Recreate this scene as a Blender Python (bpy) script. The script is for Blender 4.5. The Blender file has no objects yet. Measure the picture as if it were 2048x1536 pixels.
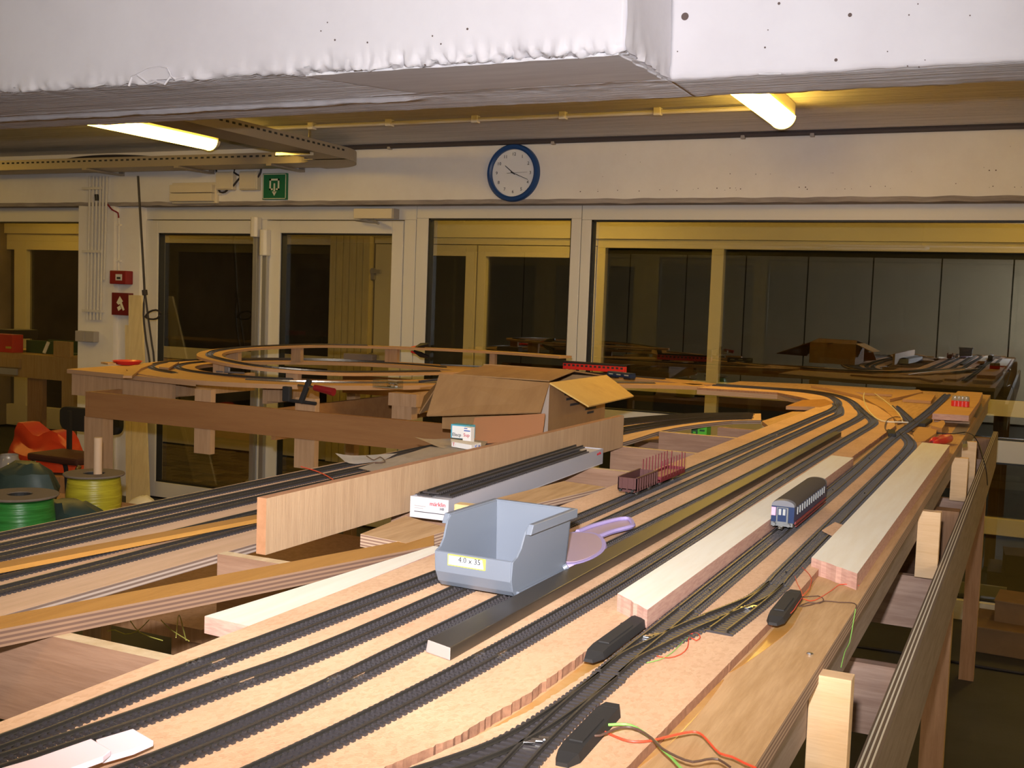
import bpy, bmesh, math, random
from mathutils import Vector as V, Matrix
random.seed(11)
S = bpy.context.scene
C = bpy.context.collection

# ---------------------------------------------------------------- camera
FPX = 2217.632
YAW, PITCH, ROLL = 0.44049384, -0.07365335, 0.03633655
EYE = V((0, 0, 1.36))
_f = V((-math.sin(YAW) * math.cos(PITCH), math.cos(YAW) * math.cos(PITCH), math.sin(PITCH)))
_r0 = V((math.cos(YAW), math.sin(YAW), 0))
_u0 = _r0.cross(_f)
_r = _r0 * math.cos(ROLL) + _u0 * math.sin(ROLL)
_u = -_r0 * math.sin(ROLL) + _u0 * math.cos(ROLL)
cam = bpy.data.objects.new('camera', bpy.data.cameras.new('camera'))
C.objects.link(cam)
cam.data.sensor_width = 36.0
cam.data.lens = 36.0 * FPX / 2048.0
cam.data.clip_start = 0.02
cam.data.clip_end = 60
cam.matrix_world = Matrix(((_r.x, _u.x, -_f.x, EYE.x), (_r.y, _u.y, -_f.y, EYE.y),
                           (_r.z, _u.z, -_f.z, EYE.z), (0, 0, 0, 1)))
S.camera = cam


def ray(px, py):
    return _r * ((px - 1024) / FPX) + _u * ((768 - py) / FPX) + _f


def az(px, py, z):
    d = ray(px, py); return EYE + d * ((z - EYE.z) / d.z)


def ay(px, py, y):
    d = ray(px, py); return EYE + d * (y / d.y)


def ax(px, py, x):
    d = ray(px, py); return EYE + d * (x / d.x)


# ---------------------------------------------------------------- world, flash, exposure
W = bpy.data.worlds.new('night'); S.world = W; W.use_nodes = True
W.node_tree.nodes['Background'].inputs[0].default_value = (0.9, 0.62, 0.3, 1)
W.node_tree.nodes['Background'].inputs[1].default_value = 0.012
S.view_settings.view_transform = 'Standard'
S.view_settings.look = 'None'
S.view_settings.exposure = 0.0
S.view_settings.gamma = 1.0
S.view_settings.use_curve_mapping = False
S.render.film_transparent = False

# the camera's built-in flash, 8 cm above the lens
fl = bpy.data.lights.new('camera_flash', 'SPOT')
fl.energy = 276
fl.color = (0.93, 0.93, 1.0)
fl.spot_size = math.radians(84)
fl.spot_blend = 1.0
fl.shadow_soft_size = 0.012
flo = bpy.data.objects.new('camera_flash', fl); C.objects.link(flo)
flo.location = EYE + V((-0.02, 0.0, 0.084))
flo.rotation_euler = (ray(880, 430)).to_track_quat('-Z', 'Y').to_euler()
LAMP_COL = (1.0, 0.61, 0.095)
LAMP_STR = 23.0


# ---------------------------------------------------------------- materials
def mat(name, col, rough=0.6, metal=0.0, noise=None, noise_scale=20, stretch=(1, 1, 1), bump=0.0, bump_scale=60,
        spec=0.4, emit=None, emit_str=0, alpha=None, coat=0.0, bstretch=None, detail=5):
    m = bpy.data.materials.new(name); m.use_nodes = True
    nt = m.node_tree; b = nt.nodes['Principled BSDF']
    b.inputs['Base Color'].default_value = (*col, 1)
    b.inputs['Roughness'].default_value = rough
    b.inputs['Metallic'].default_value = metal
    b.inputs['Specular IOR Level'].default_value = spec
    if coat: b.inputs['Coat Weight'].default_value = coat
    if emit:
        b.inputs['Emission Color'].default_value = (*emit, 1)
        b.inputs['Emission Strength'].default_value = emit_str
    tc = None
    if noise or bump:
        tc = nt.nodes.new('ShaderNodeTexCoord')
    if noise:
        mp = nt.nodes.new('ShaderNodeMapping'); mp.inputs['Scale'].default_value = stretch
        nt.links.new(tc.outputs['Object'], mp.inputs['Vector'])
        n = nt.nodes.new('ShaderNodeTexNoise'); n.inputs['Scale'].default_value = noise_scale
        n.inputs['Detail'].default_value = detail; n.inputs['Roughness'].default_value = 0.65
        nt.links.new(mp.outputs[0], n.inputs['Vector'])
        r = nt.nodes.new('ShaderNodeValToRGB')
        r.color_ramp.elements[0].position = 0.36; r.color_ramp.elements[0].color = (*noise, 1)
        r.color_ramp.elements[1].position = 0.62; r.color_ramp.elements[1].color = (*col, 1)
        nt.links.new(n.outputs['Fac'], r.inputs['Fac'])
        nt.links.new(r.outputs['Color'], b.inputs['Base Color'])
    if bump:
        bdist = .004 if bump < .85 else .014
        mp2 = nt.nodes.new('ShaderNodeMapping'); mp2.inputs['Scale'].default_value = bstretch or stretch
        nt.links.new(tc.outputs['Object'], mp2.inputs['Vector'])
        n2 = nt.nodes.new('ShaderNodeTexNoise'); n2.inputs['Scale'].default_value = bump_scale
        n2.inputs['Detail'].default_value = 4
        nt.links.new(mp2.outputs[0], n2.inputs['Vector'])
        bp = nt.nodes.new('ShaderNodeBump'); bp.inputs['Strength'].default_value = bump
        bp.inputs['Distance'].default_value = bdist
        nt.links.new(n2.outputs['Fac'], bp.inputs['Height'])
        nt.links.new(bp.outputs['Normal'], b.inputs['Normal'])
    return m


def particle(name, c1, c2, c3):
    m = mat(name, c1, 0.75, bump=0.15, bump_scale=500)
    nt = m.node_tree; b = nt.nodes['Principled BSDF']
    tc = nt.nodes.new('ShaderNodeTexCoord')
    mp = nt.nodes.new('ShaderNodeMapping'); mp.inputs['Scale'].default_value = (1, .55, 1)
    nt.links.new(tc.outputs['Object'], mp.inputs[0])
    v = nt.nodes.new('ShaderNodeTexVoronoi'); v.inputs['Scale'].default_value = 330
    nt.links.new(mp.outputs[0], v.inputs['Vector'])
    n = nt.nodes.new('ShaderNodeTexNoise'); n.inputs['Scale'].default_value = 9
    nt.links.new(tc.outputs['Object'], n.inputs['Vector'])
    sp = nt.nodes.new('ShaderNodeSeparateColor'); nt.links.new(v.outputs['Color'], sp.inputs[0])
    r = nt.nodes.new('ShaderNodeValToRGB')
    r.color_ramp.elements[0].position = 0.08; r.color_ramp.elements[0].color = (*c2, 1)
    r.color_ramp.elements[1].position = 0.35; r.color_ramp.elements[1].color = (*c1, 1)
    e = r.color_ramp.elements.new(0.97); e.color = (*c3, 1)
    nt.links.new(sp.outputs[0], r.inputs['Fac'])
    mx = nt.nodes.new('ShaderNodeMix'); mx.data_type = 'RGBA'; mx.blend_type = 'MULTIPLY'
    r2 = nt.nodes.new('ShaderNodeValToRGB')
    r2.color_ramp.elements[0].position = .3; r2.color_ramp.elements[0].color = (.86, .82, .8, 1)
    r2.color_ramp.elements[1].position = .7
    nt.links.new(n.outputs['Fac'], r2.inputs['Fac'])
    mx.inputs[0].default_value = 1
    nt.links.new(r.outputs['Color'], mx.inputs[6]); nt.links.new(r2.outputs['Color'], mx.inputs[7])
    nt.links.new(mx.outputs[2], b.inputs['Base Color'])
    return m


def ply_edge(name, light, dark, pitch=0.0045):
    m = mat(name, light, 0.8)
    nt = m.node_tree; b = nt.nodes['Principled BSDF']
    tc = nt.nodes.new('ShaderNodeTexCoord'); s = nt.nodes.new('ShaderNodeSeparateXYZ')
    nt.links.new(tc.outputs['Object'], s.inputs[0])
    k = nt.nodes.new('ShaderNodeMath'); k.operation = 'MULTIPLY'; k.inputs[1].default_value = 2 * math.pi / pitch
    nt.links.new(s.outputs['Z'], k.inputs[0])
    sn = nt.nodes.new('ShaderNodeMath'); sn.operation = 'SINE'; nt.links.new(k.outputs[0], sn.inputs[0])
    r = nt.nodes.new('ShaderNodeValToRGB')
    r.color_ramp.elements[0].position = 0.35; r.color_ramp.elements[0].color = (*light, 1)
    r.color_ramp.elements[1].position = 0.6; r.color_ramp.elements[1].color = (*dark, 1)
    ad = nt.nodes.new('ShaderNodeMath'); ad.operation = 'MULTIPLY_ADD'; ad.inputs[1].default_value = .5; ad.inputs[2].default_value = .5
    nt.links.new(sn.outputs[0], ad.inputs[0]); nt.links.new(ad.outputs[0], r.inputs['Fac'])
    nt.links.new(r.outputs['Color'], b.inputs['Base Color'])
    return m


def wood(name, c1, c2, axis='y', scale=14, rough=0.7, bump=.12):
    st = {'x': (1, 12, 12), 'y': (12, 1, 12), 'z': (12, 12, 1)}[axis]
    return mat(name, c1, rough, noise=c2, noise_scale=scale / 2.0, stretch=st, bump=bump, bump_scale=30, bstretch=st)


def glass_mat(name, tint, ior, refl_tint):
    m = bpy.data.materials.new(name); m.use_nodes = True
    nt = m.node_tree; nt.nodes.clear()
    o = nt.nodes.new('ShaderNodeOutputMaterial'); mx = nt.nodes.new('ShaderNodeMixShader')
    t = nt.nodes.new('ShaderNodeBsdfTransparent'); g = nt.nodes.new('ShaderNodeBsdfGlossy')
    # Schlick reflectance, the same from both sides of the pane (ior carries the reflectance at normal incidence)
    ge = nt.nodes.new('ShaderNodeNewGeometry'); dp = nt.nodes.new('ShaderNodeVectorMath'); dp.operation = 'DOT_PRODUCT'
    nt.links.new(ge.outputs['Normal'], dp.inputs[0]); nt.links.new(ge.outputs['Incoming'], dp.inputs[1])
    ab = nt.nodes.new('ShaderNodeMath'); ab.operation = 'ABSOLUTE'; nt.links.new(dp.outputs['Value'], ab.inputs[0])
    om = nt.nodes.new('ShaderNodeMath'); om.operation = 'SUBTRACT'; om.inputs[0].default_value = 1; nt.links.new(ab.outputs[0], om.inputs[1])
    pw = nt.nodes.new('ShaderNodeMath'); pw.operation = 'POWER'; pw.inputs[1].default_value = 5; nt.links.new(om.outputs[0], pw.inputs[0])
    f = nt.nodes.new('ShaderNodeMath'); f.operation = 'MULTIPLY_ADD'; f.inputs[1].default_value = 1 - ior; f.inputs[2].default_value = ior
    nt.links.new(pw.outputs[0], f.inputs[0])
    t.inputs[0].default_value = (*tint, 1); g.inputs['Color'].default_value = (*refl_tint, 1); g.inputs['Roughness'].default_value = 0.0
    nt.links.new(f.outputs[0], mx.inputs[0]); nt.links.new(t.outputs[0], mx.inputs[1]); nt.links.new(g.outputs[0], mx.inputs[2])
    nt.links.new(mx.outputs[0], o.inputs[0])
    return m


MT = {}
MT['particle'] = particle('particle_board', (.74, .46, .27), (.695, .42, .24), (.775, .50, .30))
MT['particle_edge'] = mat('particle_edge', (.36, .18, .10), .9, noise=(.26, .125, .07), noise_scale=160)
MT['ply'] = wood('plywood_tan', (.60, .37, .18), (.48, .28, .12), 'y', 16)
MT['ply_edge'] = ply_edge('plywood_edge', (.52, .36, .24), (.26, .15, .10))
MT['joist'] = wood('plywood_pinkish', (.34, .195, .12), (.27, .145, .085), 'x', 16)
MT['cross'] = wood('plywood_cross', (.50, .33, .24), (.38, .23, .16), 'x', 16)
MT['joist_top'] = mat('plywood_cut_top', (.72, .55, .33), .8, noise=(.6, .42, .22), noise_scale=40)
MT['cream'] = wood('cream_plywood', (.90, .84, .70), (.86, .78, .62), 'y', 10, bump=.05)
MT['cream_edge'] = mat('cream_plywood_edge', (.60, .36, .27), .8, noise=(.48, .26, .2), noise_scale=50, stretch=(1, 1, 8))
MT['ochre'] = wood('ochre_hardboard', (.47, .225, .045), (.41, .19, .035), 'y', 8)
MT['ochre_edge'] = ply_edge('ochre_edge', (.25, .145, .085), (.13, .07, .045), .0052)
MT['pale_ply'] = wood('pale_upright_plywood', (.50, .325, .185), (.43, .27, .15), 'z', 14)
MT['pale_ply_edge'] = mat('pale_ply_edge', (.46, .225, .11), .8, noise=(.39, .185, .085), noise_scale=60)
MT['block'] = wood('block_wood', (.80, .55, .32), (.72, .47, .25), 'x', 12)
MT['rail_out'] = wood('rail_grey_wood', (.33, .25, .185), (.25, .185, .13), 'y', 18)
MT['rail_top'] = ply_edge('rail_top', (.55, .45, .3), (.2, .14, .09), .006)
MT['inner'] = wood('inner_board_wood', (.33, .25, .2), (.26, .19, .15), 'y', 18)
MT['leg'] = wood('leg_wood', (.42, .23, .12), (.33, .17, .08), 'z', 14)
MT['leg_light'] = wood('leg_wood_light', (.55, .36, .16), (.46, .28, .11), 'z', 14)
MT['yard_ply'] = wood('yard_plywood', (.68, .44, .27), (.60, .38, .22), 'y', 10)
MT['yard_edge'] = ply_edge('yard_plywood_edge', (.42, .32, .25), (.17, .11, .08), .0055)
MT['glue'] = mat('dried_glue', (.52, .25, .06), .25, noise=(.60, .36, .14), noise_scale=14)
MT['skirt'] = wood('brown_hardboard', (.31, .145, .05), (.27, .12, .04), 'x', 5)
MT['loop_ply'] = wood('loop_plywood', (.62, .36, .15), (.52, .29, .11), 'x', 8)
MT['loop_edge'] = mat('loop_plywood_edge', (.42, .24, .12), .8)
MT['riser'] = wood('riser_wood', (.46, .28, .15), (.38, .22, .11), 'z', 12)
MT['sleeper'] = mat('sleeper_plastic', (.042, .036, .037), .42, spec=.5)
MT['web'] = mat('track_web', (.05, .036, .028), .6)
MT['railm'] = mat('rail_metal', (.105, .092, .075), .36, metal=.75)
MT['rail_bright'] = mat('rail_bright', (.75, .74, .72), .16, metal=1)
MT['stud'] = mat('stud_metal', (.3, .24, .18), .4, metal=.6)
MT['black'] = mat('black_plastic', (.012, .012, .013), .4)
MT['black_matte'] = mat('black_matte', (.02, .018, .017), .7)
MT['bar'] = mat('black_painted_bar', (.028, .022, .016), .38, spec=.55, noise=(.04, .03, .02), noise_scale=14)
MT['bar_end'] = mat('sawn_end', (.34, .28, .25), .8)
MT['bin'] = mat('blue_grey_plastic', (.145, .162, .192), .38, spec=.45)
MT['paper'] = mat('white_paper', (.90, .87, .82), .8)
MT['kraft'] = mat('kraft_paper', (.86, .74, .58), .8, noise=(.80, .68, .52), noise_scale=20)
MT['pink'] = mat('pinkish_foam_board', (.93, .74, .79), .45, spec=.4)
MT['lilac'] = mat('lilac_plastic', (.36, .29, .56), .35)
MT['lilac_face'] = mat('lilac_face', (.40, .28, .33), .35)
MT['card'] = mat('cardboard', (.34, .19, .075), .85, noise=(.29, .155, .06), noise_scale=9, stretch=(3, 1, .6))
MT['card_in'] = mat('cardboard_flap', (.62, .40, .12), .85, noise=(.55, .34, .1), noise_scale=12)
MT['card_edge'] = mat('cardboard_edge', (.30, .2, .12), .9)
MT['tape'] = mat('clear_tape', (.42, .33, .26), .12, spec=.7)
MT['hard_red'] = mat('red_brown_card', (.40, .175, .075), .7)
MT['wall'] = mat('painted_concrete', (.76, .73, .70), .8, noise=(.72, .685, .655), noise_scale=5, bump=.25, bump_scale=25)
MT['beam'] = mat('white_plaster', (.66, .635, .655), .75, noise=(.62, .59, .61), noise_scale=3, bump=.35, bump_scale=14)
MT['frame'] = mat('white_window_frame', (.66, .63, .58), .4)
MT['frame2'] = mat('cream_window_frame', (.68, .60, .40), .5)
MT['gasket'] = mat('black_gasket', (.015, .015, .016), .5)
MT['alu'] = mat('aluminium', (.45, .45, .48), .35, metal=.7)
MT['board2'] = wood('yellow_board_cladding', (.62, .52, .28), (.55, .45, .22), 'z', 8)
MT['concrete'] = mat('concrete_floor', (.05, .051, .06), .6, noise=(.037, .038, .044), noise_scale=4, bump=.1, bump_scale=40)
MT['paver'] = mat('paver', (.20, .15, .085), .8, noise=(.14, .10, .055), noise_scale=12)
MT['paver2'] = mat('paver_dark', (.13, .095, .06), .8, noise=(.09, .07, .04), noise_scale=12)
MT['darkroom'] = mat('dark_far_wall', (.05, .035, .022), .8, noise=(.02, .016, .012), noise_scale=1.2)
MT['rear'] = mat('rear_panel', (.82, .79, .74), .6, noise=(.76, .73, .68), noise_scale=3)
MT['leftwall'] = mat('brown_left_wall', (.20, .15, .11), .8, noise=(.12, .09, .07), noise_scale=1.5)
MT['seam'] = mat('dark_seam', (.03, .03, .03), .8)
MT['tray'] = mat('galvanised_tray', (.36, .31, .25), .45, metal=.35)
MT['white_pl'] = mat('white_plastic', (.70, .66, .60), .45)
MT['conduit_grey'] = mat('conduit_grey', (.60, .57, .53), .5)
MT['cream_pl'] = mat('cream_plastic', (.66, .58, .44), .45)
MT['grey_pl'] = mat('grey_plastic', (.34, .31, .29), .5)
MT['dark_cable'] = mat('dark_cable', (.03, .025, .028), .5)
MT['duct'] = mat('dark_duct', (.06, .05, .055), .5)
MT['lampglow'] = mat('lamp_diffuser', (.9, .85, .7), .5, emit=LAMP_COL, emit_str=LAMP_STR)
MT['passage_fill_glow'] = mat('passage_fill_diffuser', (.9, .85, .7), .5, emit=LAMP_COL, emit_str=LAMP_STR * 1.5)
MT['rear_fill_glow'] = mat('rear_fill_diffuser', (.9, .88, .8), .5, emit=(1, .86, .62), emit_str=LAMP_STR * 3.2)
MT['lamp_cap'] = mat('lamp_end_cap', (.8, .76, .6), .45)
MT['clock_rim'] = mat('blue_clock_rim', (.012, .055, .20), .35)
MT['clock_face'] = mat('clock_face', (.74, .74, .76), .5)
MT['ink'] = mat('black_ink', (.03, .03, .035), .6)
MT['green_sign'] = mat('green_sign', (.012, .15, .065), .4)
MT['sign_white'] = mat('sign_white', (.70, .70, .56), .5)
MT['red_pl'] = mat('red_plastic', (.22, .011, .015), .35)
MT['red_sign'] = mat('red_sign', (.14, .008, .012), .4)
MT['red_bright'] = mat('bright_red', (.65, .03, .025), .3, spec=.6)
MT['red_wire'] = mat('red_wire', (.70, .07, .03), .4)
MT['green_wire'] = mat('green_wire', (.22, .48, .10), .4)
MT['brown_wire'] = mat('brown_wire', (.10, .055, .04), .4)
MT['yellow_wire'] = mat('yellow_wire', (.55, .50, .10), .45)
MT['white_wire'] = mat('pale_wire', (.78, .72, .58), .4)
MT['red_bag'] = mat('red_bag', (.50, .045, .016), .35, bump=.4, bump_scale=18)
MT['green_bag'] = mat('dark_green_bag', (.028, .05, .042), .5, bump=.4, bump_scale=14)
MT['spool_y'] = mat('yellow_wire_coil', (.42, .36, .025), .35, noise=(.30, .25, .015), noise_scale=9, stretch=(1, 1, 14), bump=.5, bump_scale=10, bstretch=(1, 1, 20))
MT['spool_g'] = mat('green_wire_coil', (.03, .20, .035), .3, noise=(.02, .13, .02), noise_scale=9, stretch=(1, 1, 14), bump=.5, bump_scale=10, bstretch=(1, 1, 20))
MT['flange'] = mat('grey_card_flange', (.16, .125, .095), .8)
MT['dowel'] = mat('pale_dowel', (.55, .38, .24), .7)
MT['chrome'] = mat('chrome', (.7, .68, .6), .15, metal=1)
MT['dark_seat'] = mat('dark_red_seat', (.06, .02, .014), .6)
MT['coach_blue'] = mat('coach_blue', (.012, .028, .085), .35)
MT['coach_roof'] = mat('coach_roof', (.06, .046, .036), .8)
MT['coach_end'] = mat('coach_roof_end', (.15, .15, .165), .5)
MT['coach_grey'] = mat('coach_grey', (.16, .165, .165), .5)
MT['coach_red'] = mat('coach_red', (.22, .03, .035), .4)
MT['coach_pink'] = mat('pink_glazing', (.85, .38, .50), .35)
MT['window_pale'] = mat('pale_glazing', (.36, .37, .36), .3)
MT['gondola'] = mat('brown_wagon', (.085, .030, .026), .55)
MT['gondola_in'] = mat('brown_wagon_inside', (.05, .022, .02), .7)
MT['stake'] = mat('red_stake_wagon', (.15, .016, .022), .5)
MT['gallery'] = mat('galvanised_wheel', (.3, .28, .25), .4, metal=.7)
MT['foam_y'] = mat('yellow_sponge', (.70, .48, .22), .9, bump=.6, bump_scale=120)
MT['green_box'] = mat('green_box', (.10, .48, .03), .4)
MT['dark_green'] = mat('dark_green_box', (.02, .08, .02), .5)
MT['blue_box'] = mat('pale_blue_box', (.10, .42, .56), .5)
MT['mbox'] = mat('white_carton', (.60, .565, .575), .5)
MT['mbox_side'] = mat('lavender_carton', (.42, .41, .45), .5)
MT['red_ink'] = mat('red_ink', (.55, .02, .03), .5)
MT['blue_ink'] = mat('blue_ink', (.05, .12, .45), .5)
MT['label'] = mat('yellow_label', (.60, .54, .08), .5)
MT['label_w'] = mat('white_label', (.58, .58, .57), .5)
MT['metal_grey'] = mat('grey_sheet', (.26, .235, .22), .35, metal=.5)
MT['screw'] = mat('bright_screw', (.85, .85, .85), .15, metal=1)
MT['floor_box'] = mat('brown_carton', (.26, .155, .075), .85, noise=(.2, .12, .06), noise_scale=4)
MT['bottle'] = mat('clear_bottle_top', (.32, .28, .22), .15, spec=.7)
MT['glass1'] = glass_mat('window_glass', (.92, .92, .89), .13, (.92, .97, 1))
MT['glass2'] = glass_mat('far_window_glass', (.8, .8, .76), .05, (.9, .9, .9))
MT['hole'] = mat('drill_hole', (.12, .085, .075), .9)
MT['glass_jar'] = mat('glass_jar', (.25, .22, .18), .08, spec=.8)
MT['rough_soffit'] = mat('formwork_concrete', (.79, .775, .80), .9, noise=(.61, .60, .62), noise_scale=5, stretch=(.35, 9, 1), bump=.9, bump_scale=10, bstretch=(.3, 14, 1))
MT['spot_lamp'] = mat('small_lamp', (1, .9, .7), .5, emit=(1, .8, .45), emit_str=6)


# ---------------------------------------------------------------- mesh helpers
class M:
    def __init__(self):
        self.b = bmesh.new()

    def face(self, pts):
        vs = [self.b.verts.new(p) for p in pts]
        return self.b.faces.new(vs)

    def hexa(self, p):
        """8 points: bottom ring 0-3, top ring 4-7"""
        v = [self.b.verts.new(q) for q in p]
        for f in ((3, 2, 1, 0), (4, 5, 6, 7), (0, 1, 5, 4), (1, 2, 6, 5), (2, 3, 7, 6), (3, 0, 4, 7)):
            self.b.faces.new([v[i] for i in f])
        return self

    def box(self, x0, x1, y0, y1, z0, z1):
        return self.hexa([(x0, y0, z0), (x1, y0, z0), (x1, y1, z0), (x0, y1, z0),
                          (x0, y0, z1), (x1, y0, z1), (x1, y1, z1), (x0, y1, z1)])

    def obox(self, c, s, rz=0, rx=0, ry=0):
        m = Matrix.Rotation(rz, 3, 'Z') @ Matrix.Rotation(ry, 3, 'Y') @ Matrix.Rotation(rx, 3, 'X')
        c = V(c); q = []
        for z in (-.5, .5):
            for x, y in ((-.5, -.5), (.5, -.5), (.5, .5), (-.5, .5)):
                q.append(c + m @ V((x * s[0], y * s[1], z * s[2])))
        return self.hexa(q)

    def prism(self, poly, z0, z1):
        a = [self.b.verts.new((p[0], p[1], z0)) for p in poly]
        c = [self.b.verts.new((p[0], p[1], z1)) for p in poly]
        n = len(poly)
        self.b.faces.new(a[::-1]); self.b.faces.new(c)
        for i in range(n):
            self.b.faces.new((a[i], a[(i + 1) % n], c[(i + 1) % n], c[i]))
        return self

    def extrude(self, pts, d):
        """planar polygon (3D points) extruded by the vector d"""
        d = V(d)
        a = [self.b.verts.new(V(p)) for p in pts]; c = [self.b.verts.new(V(p) + d) for p in pts]
        n = len(pts)
        self.b.faces.new(a[::-1]); self.b.faces.new(c)
        for i in range(n):
            self.b.faces.new((a[i], a[(i + 1) % n], c[(i + 1) % n], c[i]))
        return self

    def tube(self, pts, r, n=6, caps=True):
        pts = [V(p) for p in pts]; rings = []
        up = V((0, 0, 1))
        for i, p in enumerate(pts):
            t = (pts[min(i + 1, len(pts) - 1)] - pts[max(i - 1, 0)]).normalized()
            s = t.cross(up)
            if s.length < .05: s = t.cross(V((1, 0, 0)))
            s.normalize(); w = s.cross(t)
            rr = r[i] if isinstance(r, (list, tuple)) else r
            rings.append([self.b.verts.new(p + (s * math.cos(2 * math.pi * k / n) + w * math.sin(2 * math.pi * k / n)) * rr) for k in range(n)])
        for a, c in zip(rings, rings[1:]):
            for k in range(n):
                self.b.faces.new((a[k], a[(k + 1) % n], c[(k + 1) % n], c[k]))
        if caps:
            self.b.faces.new(rings[0][::-1]); self.b.faces.new(rings[-1])
        return self

    def cyl(self, p0, p1, r, n=16, r2=None):
        return self.tube([p0, p1], [r, r if r2 is None else r2], n)

    def lathe(self, prof, c=(0, 0, 0), n=32):
        c = V(c); rings = []
        for r, z in prof:
            rings.append([self.b.verts.new(c + V((max(r, 1e-5) * math.cos(2 * math.pi * k / n), max(r, 1e-5) * math.sin(2 * math.pi * k / n), z))) for k in range(n)])
        for a, d in zip(rings, rings[1:]):
            for k in range(n):
                self.b.faces.new((a[k], a[(k + 1) % n], d[(k + 1) % n], d[k]))
        return self

    def sweep(self, path, prof, closed=False):
        """path: 3D points; prof: closed list of (lateral, up)"""
        path = [V(p) for p in path]; rings = []
        n = len(path)
        for i, p in enumerate(path):
            if closed: t = path[(i + 1) % n] - path[i - 1]
            else: t = path[min(i + 1, n - 1)] - path[max(i - 1, 0)]
            t.z = 0; t.normalize(); s = V((t.y, -t.x, 0))
            rings.append([self.b.verts.new(p + s * l + V((0, 0, u))) for l, u in prof])
        k = len(prof)
        pr = list(zip(rings, rings[1:])) + ([(rings[-1], rings[0])] if closed else [])
        for a, c in pr:
            for j in range(k):
                self.b.faces.new((a[j], c[j], c[(j + 1) % k], a[(j + 1) % k]))
        if not closed:
            self.b.faces.new(rings[0]); self.b.faces.new(rings[-1][::-1])
        return self


def mesh_of(m, name, mats, edge=False, smooth=False, bevel=0, edge_axis='z'):
    bmesh.ops.recalc_face_normals(m.b, faces=m.b.faces)
    if bevel:
        bmesh.ops.bevel(m.b, geom=list(m.b.edges), offset=bevel, segments=2, affect='EDGES', profile=.6)
    if edge:
        m.b.normal_update()
        ix = 'xyz'.index(edge_axis)
        for f in m.b.faces:
            if abs(f.normal[ix]) < .6: f.material_index = 1
    if smooth:
        for f in m.b.faces: f.smooth = True
    me = bpy.data.meshes.new(name); m.b.to_mesh(me); m.b.free()
    for q in (mats if isinstance(mats, (list, tuple)) else [mats]):
        me.materials.append(MT[q] if isinstance(q, str) else q)
    if smooth:
        try: me.set_sharp_from_angle(angle=math.radians(35))
        except Exception: pass
    return me


def put(name, me, parent=None, loc=(0, 0, 0), rot=None, scale=None):
    o = bpy.data.objects.new(name, me); C.objects.link(o)
    o.location = loc
    if rot is not None: o.rotation_euler = rot
    if scale is not None: o.scale = scale
    if parent is not None:
        o.parent = parent
        o.matrix_parent_inverse = Matrix.Translation(-parent.location)
    return o


def ob(name, m, mats, parent=None, edge=False, smooth=False, bevel=0, edge_axis='z'):
    return put(name, mesh_of(m, name, mats, edge, smooth, bevel, edge_axis), parent)


def tag(o, label, cat, group=None, kind=None):
    if label: o['label'] = label
    if cat: o['category'] = cat
    if group: o['group'] = group
    if kind: o['kind'] = kind
    return o


def thing(name, label, cat, loc, group=None):
    o = bpy.data.objects.new(name, None); C.objects.link(o); o.location = loc
    o.empty_display_size = .05
    return tag(o, label, cat, group)


def struct(name, m=None, mats=None, parent=None, loc=(0, 0, 0), **k):
    if m is None:
        o = bpy.data.objects.new(name, None); C.objects.link(o); o.location = loc; o.empty_display_size = .05
    else:
        o = ob(name, m, mats, parent, **k)
    if parent is None: o['kind'] = 'structure'
    return o


def spline(pts, step=.02):
    pts = [V(p) for p in pts]; out = []
    P = [pts[0] * 2 - pts[1]] + pts + [pts[-1] * 2 - pts[-2]]
    for i in range(1, len(P) - 2):
        p0, p1, p2, p3 = P[i - 1], P[i], P[i + 1], P[i + 2]
        n = max(2, int((p2 - p1).length / step))
        for k in range(n):
            t = k / n
            out.append(.5 * ((2 * p1) + (p2 - p0) * t + (2 * p0 - 5 * p1 + 4 * p2 - p3) * t * t + (-p0 + 3 * p1 - 3 * p2 + p3) * t ** 3))
    out.append(pts[-1])
    return out


def text(name, body, size, mats, parent, loc, rot, depth=.0006, align='CENTER'):
    cu = bpy.data.curves.new(name, 'FONT'); cu.body = body; cu.size = size; cu.extrude = depth
    cu.align_x = align; cu.align_y = 'CENTER'; cu.resolution_u = 2
    o = bpy.data.objects.new(name, cu); C.objects.link(o)
    dg = bpy.context.evaluated_depsgraph_get()
    me = bpy.data.meshes.new_from_object(o.evaluated_get(dg)); me.name = name
    bpy.data.objects.remove(o)
    me.materials.clear(); me.materials.append(MT[mats])
    return put(name, me, parent, loc, rot)


FACE_CAM = (math.pi / 2, 0, 0)      # text upright, facing -Y
from mathutils import noise as NZ
CEIL = 2.22
LINT = 1.888
WF = 5.40          # front of the upper wall
FF = 5.50          # front of the window frames
F2 = 7.60          # second glazed front across the passage

# ================================================================ SETTING
struct('floor', M().box(-9, 3.2, -4.5, 5.6, -.12, 0), 'concrete')
struct('ceiling', M().box(-9, 3.2, -4.5, 7.9, CEIL, CEIL + .15), 'rough_soffit')
struct('wall_left', M().box(-9.15, -9, -4.5, 7.9, 0, CEIL), 'leftwall')
struct('wall_right', M().box(3.2, 3.35, -4.5, 7.9, 0, CEIL), 'wall')
rear = struct('wall_rear', M().box(-9, 3.2, -4.65, -4.5, 0, CEIL), 'seam')
pm = mesh_of(M().box(-.42, .42, 0, .02, 0, 2.1), 'panel', 'rear')
for i in range(14):
    put('panel', pm, rear, (-8.5 + .86 * i, -4.5, .03))

# upper wall with the two stretches of pillar below it
wb = struct('wall_back', M().box(-9, 3.2, WF, 5.62, LINT, CEIL), 'wall')
struct('pillar', M().box(-5.73, -5.42, WF, 5.62, 0, LINT), 'wall', wb)
struct('pillar', M().box(-5.42, -5.24, WF + .04, 5.62, 0, LINT), 'wall', wb)

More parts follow.
